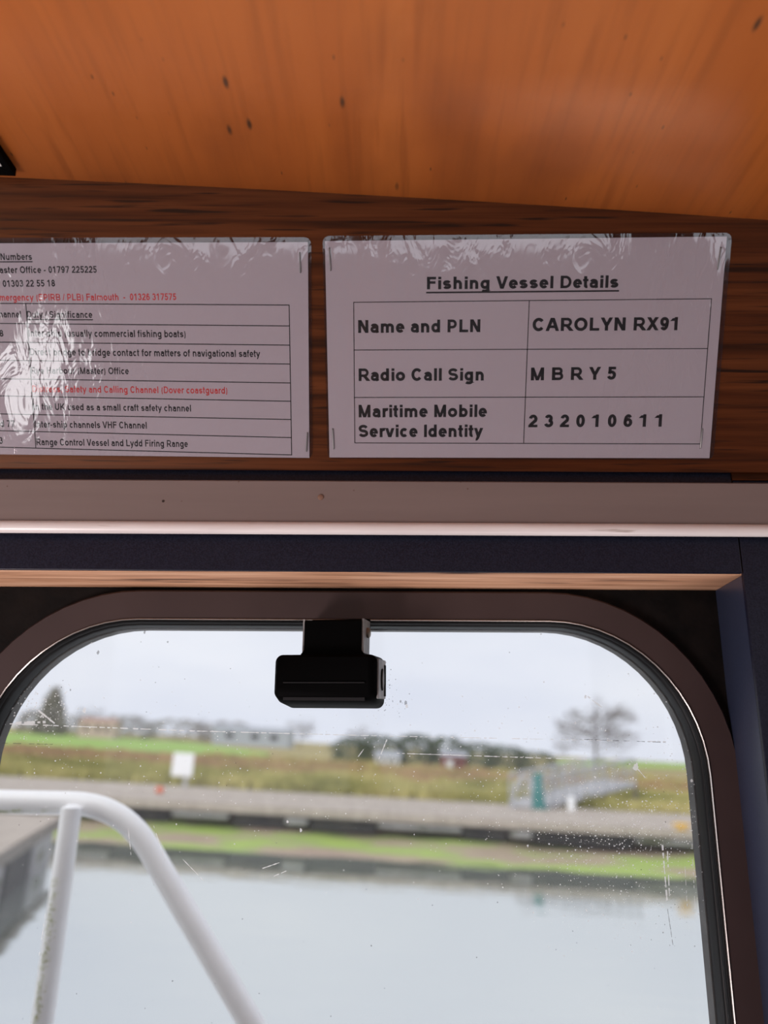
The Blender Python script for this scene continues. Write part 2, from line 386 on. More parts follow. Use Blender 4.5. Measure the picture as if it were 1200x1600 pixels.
for px, py, r in ((132, 1110, .0018), (993, 1199, .0022), (995, 1195, .0012), (1081, 1220, .0012), (635, 1103, .0012), (915, 1089, .0012), (470, 1297, .0012), (449, 1284, .001)): speck(sp, px, py, r, 8, 1.4)
def smear(mb, a, b, wd, gap=.35, step=4):
    a = Vector(a); b = Vector(b); d = b - a; n = max(1, int(d.length / step)); nn = Vector((-d.y, d.x)).normalized()
    for i in range(n):
        if random.random() < gap: continue
        p = a + d * (i / n); q = a + d * ((i + 1.1) / n); ww = wd * U(.5, 1.3)
        vs = [gp(*(p + nn * ww)), gp(*(q + nn * ww)), gp(*(q - nn * ww)), gp(*(p - nn * ww))]
        mb.add(vs, [(0, 1, 2, 3)])
for a, b, wd, gp_ in (((15, 1131), (300, 1142), .9, .2), ((300, 1142), (600, 1150), .7, .3), ((600, 1150), (900, 1156), .6, .35), ((900, 1156), (1040, 1159), .7, .5), ((620, 1177), (925, 1187), .7, .25),
                    ((25, 1130), (75, 1128), 2.5, .4), ((60, 1110), (85, 1130), 1.2, .3), ((240, 1290), (258, 1345), .5, .4), ((286, 1343), (322, 1380), .5, .3), ((410, 1357), (436, 1348), .7, .2), ((428, 1369), (447, 1361), .6, .2),
                    ((592, 1186), (606, 1152), .8, .3), ((560, 1182), (576, 1160), .6, .4), ((1035, 1320), (1043, 1415), 1.2, .25), ((1043, 1330), (1046, 1400), .9, .4), ((985, 1188), (1008, 1215), .7, .3), ((918, 1088), (940, 1105), .9, .3),
                    ((1080, 1290), (1086, 1420), .5, .5), ((1070, 1350), (1074, 1420), .5, .5), ((60, 1500), (72, 1420), .5, .6), ((205, 1340), (200, 1290), .5, .4)):
    smear(sp, a, b, wd, gp_)
for a, b, wd in (((905, 1155), (1040, 1160), .6), ((0, 1161), (82, 1163), .6), ((1043, 1420), (1052, 1480), .5)): smear(gr, a, b, wd, .35)
o = sp.build('salt_specks', M_salt, win); o['label'] = 'pale salt specks and scratches on the glass'; o['kind'] = 'stuff'
o = gr.build('grime_specks', M_grime, win); o['label'] = 'small dark dirt spots on the glass'; o['kind'] = 'stuff'

# ------------------------------------------------------------------ the rest of the wheelhouse shell (behind the camera)
m = MB().box(XL - .02, XL, YB, YF + .1, -1.45, -.62).box(XL - .02, XL, YB, -1.32, -.62, zc(XL) - .001).box(XL - .02, XL, -.80, YF + .1, -.62, -.34).box(XL - .02, XL, -1.32, -.80, -.39, zc(XL) - .001).build('wall_left', M_blue); aboard(struct(m))
m = MB().box(XR_, XR_ + .02, YB, YF + .1, -1.45, -.20).build('wall_right', M_blue); aboard(struct(m))
m = MB().box(XL - .02, XR_ + .02, YB - .02, YB, -1.45, -.30).box(.78, XR_ + .02, YB - .02, YB, -.30, zc(.78) - .06).build('wall_back', M_blue); aboard(struct(m))
M_floor = noise_mat('grey_deck_paint', [(.4, (.30, .30, .30)), (.7, (.40, .40, .39))], (1, 1, 1), 6, 5, .6)
m = MB().box(XL - .02, XR_ + .02, YB - .02, YW + .03, -1.50, -1.45).build('floor', M_floor); aboard(struct(m))
for nm, (x0, x1, y0, y1) in {'trim_post_1': (XL - .02, XL + .03, YB - .02, YB + .05), 'trim_post_2': (XR_ - .03, XR_ + .02, YB - .02, YB + .05), 'trim_post_3': (XL - .02, XL + .03, -.55, -.47), 'trim_post_4': (XR_ - .03, XR_ + .02, -.55, -.47), 'trim_post_5': (-.12, .0, YB - .02, YB + .03)}.items():
    m = MB().box(x0, x1, y0, y1, -1.45, zc(x0) - .001).build(nm, M_head); aboard(struct(m))

# ------------------------------------------------------------------ laminated notices
# block letters drawn as strokes of width w on a cap height of one
def EL(cx, cy, rx, ry, a0, a1, n=12): return [(cx + rx * cos(R(a0 + (a1 - a0) * i / n)), cy + ry * sin(R(a0 + (a1 - a0) * i / n))) for i in range(n + 1)]
ADV = dict(zip('FishngVelDtaNmdPLCAROYX91SMB5rbIy2306fkvpuocwEUHKT47 8-():,/.',
    (611, 278, 556, 611, 611, 611, 667, 556, 278, 722, 333, 556, 722, 889, 611, 667, 611, 722, 722, 722, 778, 667, 667, 556, 556, 667, 833, 722, 556, 389, 611, 278, 556, 556, 556, 556, 556, 333, 556, 556, 611, 611, 611, 556, 778, 667, 722, 722, 722, 611, 556, 556, 278, 556, 333, 333, 333, 333, 278, 278, 278)))
XH, DE = .725, -.29
def glyph(c, w):
    A = ADV.get(c, 556) / 716; h = w / 2; l = .10; r = A - .10; lo, ro = .06 + h, A - .06 - h; m = A / 2; b = w * .88; hb = b / 2
    P = []
    def rc(x0, y0, x1, y1): P.append([(x0, y0), (x1, y0), (x1, y1), (x0, y1)])
    def dg(x0, y0, x1, y1, ww=w):
        q = ww / 2 * math.hypot(x1 - x0, y1 - y0) / abs(y1 - y0); P.append([(x0 - q, y0), (x0 + q, y0), (x1 + q, y1), (x1 - q, y1)])
    def ln(pts, ww=w, closed=False):
        n = len(pts); L_, R_ = [], []; k = ww / 2
        for i in range(n):
            if closed: p, q = pts[i - 1], pts[(i + 1) % n]
            else: p, q = pts[max(0, i - 1)], pts[min(n - 1, i + 1)]
            dx, dy = q[0] - p[0], q[1] - p[1]; d = math.hypot(dx, dy) or 1; nx, ny = -dy / d, dx / d
            mit = 1.0
            if 0 < i < n - 1 or closed:
                a = pts[i - 1]; e = (pts[i][0] - a[0], pts[i][1] - a[1]); le = math.hypot(*e) or 1
                mit = 1 / max(.5, abs((-e[1] / le) * nx + (e[0] / le) * ny))
            L_.append((pts[i][0] + nx * k * mit, pts[i][1] + ny * k * mit)); R_.append((pts[i][0] - nx * k * mit, pts[i][1] - ny * k * mit))
        for i in range(n if closed else n - 1):
            j = (i + 1) % n; P.append([R_[i], R_[j], L_[j], L_[i]])
    def ell(cx, cy, rx, ry): ln(EL(cx, cy, rx, ry, 0, 345, 23), closed=True)
    def bowl(x0, yt, yb, xr, sq=1.0):
        ry = (yt - yb) / 2; rx = min(ry * sq, xr - x0); ln([(x0, yt)] + EL(xr - rx, (yt + yb) / 2, rx, ry, 90, -90, 14) + [(x0, yb)], b)
    def stem(x, y0=0, y1=1): rc(x, y0, x + w, y1)
    rx = (ro - lo) / 2; cx = (ro + lo) / 2; xm = XH / 2; ry = (XH - w) / 2 + .01
    if c in 'FELTIH':
        if c == 'T': rc(.03, 1 - b, A - .03, 1); stem(m - h)
        else:
            stem(l)
            if c in 'FE': rc(l, 1 - b, A - .06, 1); rc(l, .44, A - .10, .44 + b)
            if c in 'EL': rc(l, 0, A - .05, b)
            if c == 'H': stem(r - w); rc(l, .44, r, .44 + b)
    elif c in 'BPRD':
        stem(l)
        if c == 'D': bowl(l + h, 1 - hb, hb, A - .06 - h, .85)
        else:
            yb = {'B': .51, 'P': .40, 'R': .42}[c]; bowl(l + h, 1 - hb, yb, A - .09 - h - (.02 if c == 'B' else 0))
            if c == 'B': bowl(l + h, .51, hb, A - .06 - h)
            if c == 'R': dg(A * .52, .46, A - .12, 0, w * 1.05)
    elif c == 'O': ell(m, .5, A / 2 - .06 - h, .5 - h + .012)
    elif c == 'C': ln(EL(m + .01, .5, A / 2 - .06 - h, .5 - h + .012, 38, 322, 22))
    elif c in 'Ss':
        T = 1 if c == 'S' else XH; q = (T - w) / 4; rr2 = A / 2 - .06 - h
        ln(EL(m, T - h - q, rr2 * .95, q, 18, 250, 14) + EL(m, h + q, rr2, q, 70, -162, 14), w * .95)
    elif c == 'A': dg(h * 1.15, 0, m - .02, 1); dg(A - h * 1.15, 0, m + .02, 1); rc(A * .24, .22, A * .76, .22 + b)
    elif c in 'Vv': T = 1 if c == 'V' else XH; dg(h * 1.15, T, m - .01, 0); dg(A - h * 1.15, T, m + .01, 0)
    elif c == 'w':
        dg(h * 1.1, XH, A * .28, 0, w * .9); dg(m, XH, A * .28, 0, w * .9); dg(m, XH, A * .72, 0, w * .9); dg(A - h * 1.1, XH, A * .72, 0, w * .9)
    elif c == 'X': dg(h * 1.3, 0, A - h * 1.5, 1); dg(A - h * 1.3, 0, h * 1.5, 1)
    elif c == 'Y': rc(m - h, 0, m + h, .45); dg(h * 1.3, 1, m - .01, .40); dg(A - h * 1.3, 1, m + .01, .40)
    elif c == 'y': dg(h * 1.15, XH, m, .0); dg(A - h * 1.15, XH, A * .38, -.16); ln([(A * .44, -.06)] + EL(A * .24, -.08, A * .16, .21 - h + .02, 0, -100, 8), w * .9)
    elif c in 'Kk':
        T = 1 if c == 'K' else XH; stem(l, 0, 1); dg(l + w * .8, T * .36, A - h * 1.6, T); dg(l + w + (.12 if c == 'K' else .06), T * .55, A - h * 1.2, 0)
    elif c in 'NM':
        stem(l); stem(r - w)
        if c == 'N': dg(l + h * 1.05, 1, r - h * 1.05, 0, w * 1.02)
        else: dg(l + h, 1, m, 0, w * .92); dg(r - h, 1, m, 0, w * .92)
    elif c == 'U': q = (r - l - w) / 2; ln([(l + h, 1), (l + h, .36)] + EL(m, .36, q, .36 - h + .012, 180, 360, 14) + [(r - h, 1)])
    elif c in 'il':
        stem(l, 0, 1 if c == 'l' else XH)
        if c == 'i': stem(l, 1 - b, 1)
    elif c in 'nhm' or c == 'u':
        if c == 'm':
            stem(l, 0, XH); q = (r - l - w) / 4
            for k in (0, 1): x0 = l + h + 2 * q * k; ln(EL(x0 + q, XH - h - .19, q, .20, 170, 0, 10) + [(x0 + 2 * q, 0)])
        else:
            q = (r - l - w) / 2
            if c == 'u': stem(r - w, 0, XH); ln([(l + h, XH), (l + h, h + .22)] + EL(l + h + q, h + .22, q, .23, 180, 350, 12))
            else: stem(l, 0, XH if c == 'n' else 1); ln(EL(l + h + q, XH - h - .22, q, .23, 170, 0, 12) + [(r - h, 0)])
    elif c == 'r': stem(l, 0, XH); ln(EL(l + h + .24, XH - h - .22, .24, .235, 175, 68, 8))
    elif c == 'o': ell(m, xm, A / 2 - .05 - h, ry)
    elif c == 'c': ln(EL(m + .01, xm, A / 2 - .05 - h, ry, 42, 318, 18))
    elif c == 'e': ln(EL(m, xm, A / 2 - .05 - h, ry, 0, 322, 20)); rc(lo, xm - hb * .8, A - .05, xm + hb * .8)
    elif c in 'bpdgq':
        right = c in 'dg'; s0 = (r - w) if right else l; cx2 = (lo + r - h) / 2 if right else (l + h + ro) / 2; rx2 = abs((r - h) - lo) / 2 if right else abs(ro - (l + h)) / 2
        ell(cx2, xm, rx2, ry)
        if c in 'bd': stem(s0, 0, 1)
        elif c == 'p': stem(s0, DE, XH)
        else: ln([(r - h, XH), (r - h, -.08)] + EL(cx2, -.08, rx2, -DE - .08 - h + .01, 0, -155, 10))
    elif c == 'a':
        q = rx * .98; ln(EL(cx - .01, XH - h - .16, q, .165, 160, 0, 10) + [(cx - .01 + q, .12), (cx + q + .03, 0)])
        yt = XH * .58; yb = h - .01; ln([(cx - .01 + q, yt + .02)] + EL(lo + .16, (yt + yb) / 2, .16, (yt - yb) / 2, 90, 270, 10) + EL(cx, yb + .2, q * .95, .2, 280, 345, 6), w * .92)
    elif c == 't': ln([(l + h, .95), (l + h, .2)] + EL(l + h + .13, .19, .13, .19 - h + .01, 180, 285, 8)); rc(.02, XH - b * .9, A - .03, XH)
    elif c == 'f': ln([(l + h + .01, 0), (l + h + .01, .80)] + EL(l + h + .16, .80, .15, .2 - h + .01, 180, 75, 8)); rc(.02, XH - b * .9, A - .02, XH)
    elif c == '0': ell(m, .5, A / 2 - .07 - h, .5 - h + .01)
    elif c == '8': ell(m, 1 - h - .2, A / 2 - .10 - h, .21); ell(m, .27 + h * .2, A / 2 - .065 - h, .28 - h * .8)
    elif c == '1': stem(A * .42, 0, 1); dg(A * .22, .70, A * .46, .92, w * 1.1)
    elif c == '7': rc(.06, 1 - b, A - .06, 1); dg(A * .36, 0, A - .06 - h, 1 - b)
    elif c == '4': stem(A * .58, 0, 1); rc(.03, .22, A - .03, .22 + b); dg(.03 + h, .3, A * .6, 1)
    elif c == '2': ln(EL(m, 1 - h - .22, A / 2 - .07 - h, .23, 170, -35, 14) + [(.06 + h, b * .8)]); rc(.04, 0, A - .06, b)
    elif c == '3': ln(EL(m - .02, 1 - h - .19, A / 2 - .09 - h, .2, 165, -90, 14)); ln(EL(m - .02, h + .215, A / 2 - .05 - h, .225, 90, -165, 14))
    elif c == '5': rc(.14, 1 - b, A - .09, 1); dg(.11 + h, .46, .16 + h, 1, w * .95); ln(EL(m - .02, h + .235, A / 2 - .05 - h, .245, 145, -160, 16))
    elif c in '69':
        q = [];
        e1 = EL(m, h + .235, A / 2 - .065 - h, .245, 0, 345, 23); e2 = EL(m + .02, .5, A / 2 - .065 - h, .5 - h + .01, 40, 190, 14)
        if c == '9': e1 = [(A - x, 1 - y) for x, y in e1]; e2 = [(A - x, 1 - y) for x, y in e2]
        ln(e1, closed=True); ln(e2)
    elif c == '-': rc(.06, .28, A - .06, .28 + b)
    elif c == ':': rc(m - h, 0, m + h, b); rc(m - h, XH - b, m + h, XH)
    elif c == '.': rc(m - h, 0, m + h, b)
    elif c == ',': rc(m - h, 0, m + h, b); dg(m - h * .2, -.18, m + h * .5, 0, w * .5)
    elif c == '/': dg(h * .6, 0, A - h * .6, 1, w * .7)
    elif c in '()':
        e = EL(A * 1.05, .36, A * .62, .66, 130, 230, 10)
        ln(e if c == '(' else [(A - x, y) for x, y in e], w * .8)
    return P, A
def text_mesh(body, wd=.2):
    vs, fs = [], []; x = 0
    for c in body:
        P, A = glyph(c, wd)
        for q in P:
            n = len(vs); vs += [Vector((a + x, b_, 0)) for a, b_ in q]; fs.append((n, n + 1, n + 2, n + 3))
        x += A
    return vs, fs
CAPH = 1.0
class Sheet:
    """root at the sheet's middle; its own axes: right, up, out of the panel"""
    def __init__(s, name, corners, label):   # corners TL TR BR BL in panel coordinates
        s.c = sum(corners, Vector((0, 0))) / 4
        s.root = empty(name, PANEL @ Matrix.Translation((s.c.x, s.c.y, .0004))); aboard(tag(s.root, label, 'notice'))
    def loc(s, p, h): return (p.x - s.c.x, p.y - s.c.y, h)
    def quad(s, name, cs, mt, h, th, rad=0, bulge=0):
        cs = [Vector(c) for c in cs]; ring = []
        if rad:
            for i in range(4):
                a = cs[i - 1] - cs[i]; b = cs[(i + 1) % 4] - cs[i]
                for k in range(7):
                    t = k / 6; ring.append((cs[i] + a.normalized() * rad) * (1 - t) ** 2 + cs[i] * 2 * t * (1 - t) + (cs[i] + b.normalized() * rad) * t * t)
        else: ring = cs
        return MB().prism([s.loc(p, h) for p in ring], (0, 0, th)).build(name, mt, s.root)
    def line(s, mb, a, b, wd):
        a = onpanel(*a); b = onpanel(*b); d = (b - a).normalized(); n = Vector((-d.y, d.x)) * wd / 2; e = d * wd / 2
        mb.add([s.loc(p, .00046) for p in (a - e + n, b + e + n, b + e - n, a - e - n)], [(0, 1, 2, 3)])
    def text(s, body, a, b, cap, mt=None, bold=.022, mb=None, right=False):
        A = onpanel(*a); Bp = onpanel(*b); vs, fs = text_mesh(body, bold)
        x0 = min(v.x for v in vs); x1 = max(v.x for v in vs)
        d = Bp - A; ex = d.normalized(); ey = Vector((-ex.y, ex.x)); sx = d.length / (x1 - x0)
        mid = ((a[0] + b[0]) / 2, (a[1] + b[1]) / 2); sy = (onpanel(mid[0], mid[1] - cap) - onpanel(*mid)).length / CAPH
        pv = [s.loc(A + ex * (v.x - x0) * sx + ey * v.y * sy, .00045) for v in vs]
        o = MB().add(pv, fs).build('printed_line', mt or M_ink, s.root)
        return o
    def staple(s, a, b):
        A = onpanel(*a); Bp = onpanel(*b); r = .00045
        A3 = Vector(s.loc(A, .0012)); B3 = Vector(s.loc(Bp, .0012)); dn = Vector((0, 0, -.0028))
        MB().tube(fillet([A3 + dn, A3, B3, B3 + dn], .0006, 3), r, 6).build('staple', M_steel, s.root, smooth=True)

# right notice
cs = [onpanel(*p) for p in ((507.8, 377), (1135, 369.8), (1107.8, 715.7), (514.9, 714.6))]
sh = Sheet('laminated_notice', cs, 'laminated white notice headed Fishing Vessel Details stapled to the dark wood header')
sh.quad('paper', cs, M_paper, .0002, .0002)
fc = [onpanel(*p) for p in ((504, 369), (1143, 364), (1114, 718), (511.5, 717))]
o = sh.quad('plastic_film', fc, M_film, .0006, .0001, .006); 
o = sh.quad('film_back', fc, M_film2, .00005, .0001, .006)
bd = .235
for t_, a, b, cp in (('Fishing Vessel Details', (667, 452.3), (965.5, 449.8), 19.5), ('Name and PLN', (559.5, 520.3), (750.5, 519), 20), ('CAROLYN RX91', (831.5, 517.5), (1057.5, 516), 20.5),
                     ('Radio Call Sign', (560.5, 595.3), (755.5, 594.6), 19.5), ('M B R Y 5', (829, 594.4), (961.6, 593), 20), ('Maritime Mobile', (560.5, 652), (760.4, 651.4), 19.5),
                     ('Service Identity', (560.5, 683), (754.5, 682.6), 19.5), ('2 3 2 0 1 0 6 1 1', (825, 667.5), (1033, 666.6), 19.5)):
    sh.text(t_, a, b, cp, bold=bd)
mb = MB()
for a, b in (((552.7, 472.5), (1111, 467)), ((552.9, 547), (1104, 544.7)), ((553.4, 621), (1099.5, 620)), ((554.5, 691.8), (1093.6, 693.6)), ((552.7, 472.5), (554.5, 691.8)), ((1111, 467), (1093.6, 693.6)), ((826.7, 469.6), (817.8, 692.7))):
    sh.line(mb, a, b, .0006)
sh.line(mb, (667, 457.4), (965.5, 454.6), .0012)
mb.build('printed_table', M_ink, sh.root)
for a, b in (((514.7, 388), (516.5, 423)), ((1125, 387), (1120, 421)), ((519.7, 670), (521.5, 701)), ((1096, 670), (1093, 700))): sh.staple(a, b)

# left notice, running out of the frame
tr, br = onpanel(481.2, 378.5), onpanel(483.6, 715.3)
tl, bl = onpanel(0, 380.4), onpanel(0, 709.8)
tl = tr + (tl - tr).normalized() * .297; bl = br + (bl - br).normalized() * .297
cs = [tl, tr, br, bl]
sh = Sheet('laminated_notice', cs, 'laminated white notice listing phone numbers and radio channels, cut off by the left edge')
sh.quad('paper', cs, M_paper, .0002, .0002)
fc = [tl + Vector((-.004, .004)), onpanel(486.5, 371), onpanel(489, 716), bl + Vector((-.004, 0))]
sh.quad('plastic_film', fc, M_film, .0006, .0001, .006); sh.quad('film_back', fc, M_film2, .00005, .0001, .006)
for t_, a, b, cp, mt in (('Numbers', (2, 406.6), (51, 406.4), 10.5, None), ('Master Office - 01797 225225', (-9, 427.2), (152, 426.4), 10.5, None), (': 01303 22 55 18', (-1, 448.6), (87, 447.8), 10.5, None),
                         ('Emergency (EPIRB / PLB) Falmouth  -  01326 317575', (-7, 470.2), (276, 469), 10.5, M_red), ('Channel', (-8, 496), (34, 496.4), 10.5, None), ('Duty / Significance', (43.5, 496.6), (145, 496.8), 10.5, None),
                         ('8', (0.5, 526), (6.5, 526), 10.5, None), ('Inter-ship (usually commercial fishing boats)', (46, 526), (290.5, 527.2), 11, None), ('Direct bridge to bridge contact for matters of navigational safety', (48, 555.2), (407, 558), 11, None),
                         ('Rye Harbour (Master) Office', (50, 584), (202, 584.8), 10.5, None), ('Distress, Safety and Calling Channel (Dover coastguard)', (51.5, 612.6), (355.5, 615.2), 10.5, M_red),
                         ('In the UK used as a small craft safety channel', (53.5, 640.2), (299, 643), 10.5, None), ('and 77', (-12, 666.8), (24, 667.2), 10.5, None), ('Inter-ship channels VHF Channel', (56, 667.8), (230, 669.6), 10.5, None),
                         ('3', (-0.5, 693.2), (5.5, 693.3), 10.5, None), ('Range Control Vessel and Lydd Firing Range', (58, 695.4), (294, 698.4), 10.5, None)):
    o = sh.text(t_, a, b, cp, mt, .192)
    if mt: o['label'] = 'line of red print'
mb = MB()
rows = ((474.2, 476.8), (505.5, 509.4), (534.7, 539.3), (563, 568.8), (591.8, 598.3), (618.5, 626.9), (646.6, 655.4), (672.8, 683.6), (698.5, 710.6))
for i, (a, b) in enumerate(rows): sh.line(mb, (-60, a - (b - a) * .13), (452 + i * .5, b), .0007)
sh.line(mb, (452, 476.8), (456, 710.6), .0007); sh.line(mb, (41.2, 474.5), (56.8, 700), .0007)
sh.line(mb, (-40, 409.6), (51, 409.2), .0008); sh.line(mb, (43.5, 499.6), (145, 499.8), .0008)
mb.build('printed_table', M_ink, sh.root)
for a, b in (((468.5, 395), (469.5, 426)), ((480.5, 676), (479, 705))): sh.staple(a, b)

# ------------------------------------------------------------------ pale fitting with black rim on the ceiling, at the left edge
def onceil(px, py):
    d = rayb(px, py); t = .4
    for _ in range(40):
        p = d * t; t += (zc(p.x) - p.z) / max(.05, d.z)
    return d * t
cr_ = onceil(26, 263)
cf = empty('ceiling_fitting', (cr_.x - .1, cr_.y - .09, zc(cr_.x - .1))); aboard(tag(cf, 'black-rimmed pale fitting on the varnished ceiling, its corner showing at the left edge', 'ceiling fitting'))
def ctop(x): return zc(x) - .0005
def crect(x0, x1, y0, y1, h0, h1):
    n = 8; top_ = []; mb = MB(); rr_ = []
    for i in range(n + 1):
        x = x0 + (x1 - x0) * i / n; z = ctop(x)
        rr_.append([(x, y0, z - h0), (x, y1, z - h0), (x, y1, z - h1), (x, y0, z - h1)])
    return mb.rings(rr_, True, True)
inv = Matrix.Translation(cf.location).inverted()
fx1, fy1 = cr_.x, cr_.y; fx0, fy0 = fx1 - .2, fy1 - .18
crect(fx0, fx1, fy1 - .006, fy1, 0, .006).build('rim', M_black, cf, xf=inv); crect(fx0, fx1, fy0, fy0 + .006, 0, .006).build('rim', M_black, cf, xf=inv)
crect(fx1 - .005, fx1, fy0 + .006, fy1 - .006, 0, .006).build('rim', M_black, cf, xf=inv); crect(fx0, fx0 + .005, fy0 + .006, fy1 - .006, 0, .006).build('rim', M_black, cf, xf=inv)
crect(fx0 + .005, fx1 - .005, fy0 + .006, fy1 - .006, 0, .003).build('panel', mat('pale_panel', (.62, .6, .56), .5), cf, xf=inv)

# ------------------------------------------------------------------ black unit on its bracket at the window's top
Yu = YW - .052
tlp, brp = b_y(433, 1022, Yu), b_y(588, 1100, Yu)
cx = (tlp.x + brp.x) / 2 + .0065; hw = (brp.x - tlp.x) / 2 * 1.05; zt, zbm = tlp.z, brp.z; cz = (zt + zbm) / 2; hh = (zt - zbm) / 2
wu = empty('wiper_motor', (cx, YW - .006, zo - FW)); aboard(tag(wu, 'black plastic box-shaped unit hanging on a bracket from the window frame top', 'wiper motor'))
inv = Matrix.Translation(wu.location).inverted()
def rbox(x0, x1, z0, z1, y, r, n=6):
    out = []
    for ax, az, a0 in ((x1 - r, z1 - r, 0), (x0 + r, z1 - r, 90), (x0 + r, z0 + r, 180), (x1 - r, z0 + r, 270)):
        for k in range(n + 1):
            a = R(a0 + 90 * k / n); out.append((ax + r * cos(a), y, az + r * sin(a)))
    return out
D = .040
x0, x1, z0, z1 = cx - hw, cx + hw, zbm, zt
body = MB().rings([rbox(x0 + .002, x1 - .002, z0 + .006, z1 - .002, Yu, .006), rbox(x0, x1, z0 + .003, z1, Yu + .0025, .006), rbox(x0, x1, z0, z1, Yu + .010, .006), rbox(x0, x1, z0 - .0035, z1, Yu + D - .004, .006), rbox(x0 + .002, x1 - .002, z0 - .002, z1 - .002, Yu + D, .006)], True, True)
YAW = Matrix.Rotation(R(-10), 4, 'Z')
wu.matrix_world = wu.matrix_world @ YAW
body = body.build('housing', M_black, wu, smooth=True, xf=inv)
MB().box(x0 + .008, x1 - .009, Yu - .0012, Yu + .001, z0 + .0155, z0 + .0163).build('ridge', M_blackgl, wu, xf=inv)
MB().box(x0 + .008, x1 - .009, Yu + .0003, Yu + .004, z0 + .0025, z0 + .0048).build('ridge', M_blackgl, wu, xf=inv)
sp_ = MB().box(x1 - .0006, x1 + .0012, Yu + .0045, Yu + D - .004, z0 + .004, z1 - .003).build('side_plate', M_greyp, wu, bevel=.0006, xf=inv)
sp_['label'] = 'worn grey end plate with oval slot'
slot = [(x1 + .0012, Yu + .018 + .0045 * cos(2 * pi * k / 16), cz + .0085 * sin(2 * pi * k / 16)) for k in range(16)]
MB().prism(slot, (.0008, 0, 0)).build('slot', M_black, sp_, xf=inv)
slot = [(x1 + .0018, Yu + .018 + .003 * cos(2 * pi * k / 16), cz + .007 * sin(2 * pi * k / 16)) for k in range(16)]
MB().prism(slot, (.0008, 0, 0)).build('slot_inset', M_greyp, sp_, xf=inv)
MB().box(x1 + .001, x1 + .0018, Yu + .028, Yu + .034, z0 + .006, z1 - .007).build('side_recess', M_black, sp_, xf=inv)
bl_, br_ = b_y(485, 990, Yu + .012).x, b_y(577, 990, Yu + .012).x
zbt = b_y(520, 969, Yu + .012).z
br2 = MB().prism([(bl_ - .003, 0, z1 - .004), (bl_ - .0025, 0, z1 + .001), (bl_, 0, z1 + .004), (bl_, 0, zbt), (br_, 0, zbt), (br_, 0, z1 + .004), (br_ + .0025, 0, z1 + .001), (br_ + .003, 0, z1 - .004)], (0, .03, 0))
br2.build('bracket', M_black, wu, bevel=.0008, xf=inv @ Matrix.Translation((0, Yu + .012, 0)))
MB().box(bl_ - .001, br_ + .001, Yu + .040, YW - .0061, min(zbt, zo - FW) - .004, zo - FW + .0005).build('mounting_foot', M_black, wu, bevel=.0005, xf=inv)
for xx, s_ in ((bl_, -1), (br_, 1)):
    MB().prism([(xx, Yu + .014, zo - FW - .002), (xx, Yu + .040, zo - FW - .002), (xx, Yu + .038, z1 + .002), (xx, Yu + .014, z1 + .002)], (s_ * .0016, 0, 0)).build('side_lug', M_greyp, wu, xf=inv)
    zz = b_y(570, 990, Yu + .03).z
    MB().tube([(xx + s_ * .0016, Yu + .028, zz), (xx + s_ * .0034, Yu + .028, zz), (xx + s_ * .0042, Yu + .028, zz)], [.0042, .0042, .003], 14).build('screw', M_brass, wu, smooth=True, xf=inv)

# ------------------------------------------------------------------ white rail on the foredeck
M_rail = M_white_tube
YR = 1.16
rail = empty('bow_rail', (-.45, YR, -.86)); inv = Matrix.Translation(rail.location).inverted()
aboard(tag(rail, 'white painted tubular steel rail on the foredeck, seen through the lower left of the window', 'rail'))
rr_ = .0163
def yb(px, py, Y): return b_y(px, py, Y)
path = [yb(-420, 1232, YR), yb(-40, 1252, YR), yb(192, 1256.5, YR), yb(403, 1618, YR - .01), yb(560, 1880, YR - .02)]
p1 = path[:3]; 
rt = MB().tube(fillet(path, .075, 10), rr_, 18).build('top_tube', M_rail, rail, smooth=True, xf=inv)
def algae_mat(name, near):
    m = noise_mat(name, [(.35, (.80, .80, .82)), (.7, (.88, .88, .90))], (1, 1, 1), 25, 4, .3)
    overlay(m, (.27, .30, .06), (60, 60, 22), 1.3, .50, .56, 6)
    return m
a = yb(112, 1262, YR - .026); b = yb(66, 1600, YR - .04); c = b + (b - a) * .9
dirn = (b - a).normalized()
pst = MB().tube([a - dirn * .004, a - dirn * .001, a, a + (b - a) * .3, a + (b - a) * .6, b, c], [.006, .0115, .0142, .0143, .0145, .0148, .0148], 16).build('stanchion', M_rail, rail, smooth=True, xf=inv)
# algae growth down the stanchion: thin flakes lying on the tube's left face
fl = MB()
for i in range(750):
    t = U(.33, 1.0); 
    wob = .5 + .5 * mnoise.noise(Vector((t * 14, 3.3, 0)))
    if random.random() > wob * 1.1: continue
    cpt = a + (b - a) * t; ang = G(-1.80, .22)
    x_, y_ = cos(ang), sin(ang); rad = .0152; nv = Vector((x_, y_, 0)); tv = Vector((-y_, x_, 0)); ctr = cpt + nv * rad; s_ = U(.0005, .0015)
    fl.add([ctr + tv * s_ * U(-1, 1) + Vector((0, 0, s_ * U(-1.6, 1.6))) for _ in range(4)], [(0, 1, 2), (1, 2, 3)])
for i in range(700):
    cpt = yb(U(-40, 95), 1252, YR); ang = G(4.05, .14); s_ = U(.0008, .002)
    ctr = cpt + Vector((0, cos(ang), sin(ang))) * (rr_ + .0004)
    if sin(ang) > -.8 : pass
    fl.add([ctr + Vector((U(-3, 3), U(-1, 1), U(-.5, .5))) * s_ for _ in range(3)], [(0, 1, 2)])
M_alg = mat('green_algae', (.30, .34, .05), .8)
o = fl.build('algae_growth', M_alg, rail, xf=inv); o['kind'] = 'stuff'; o['label'] = 'green algae on the white tube'
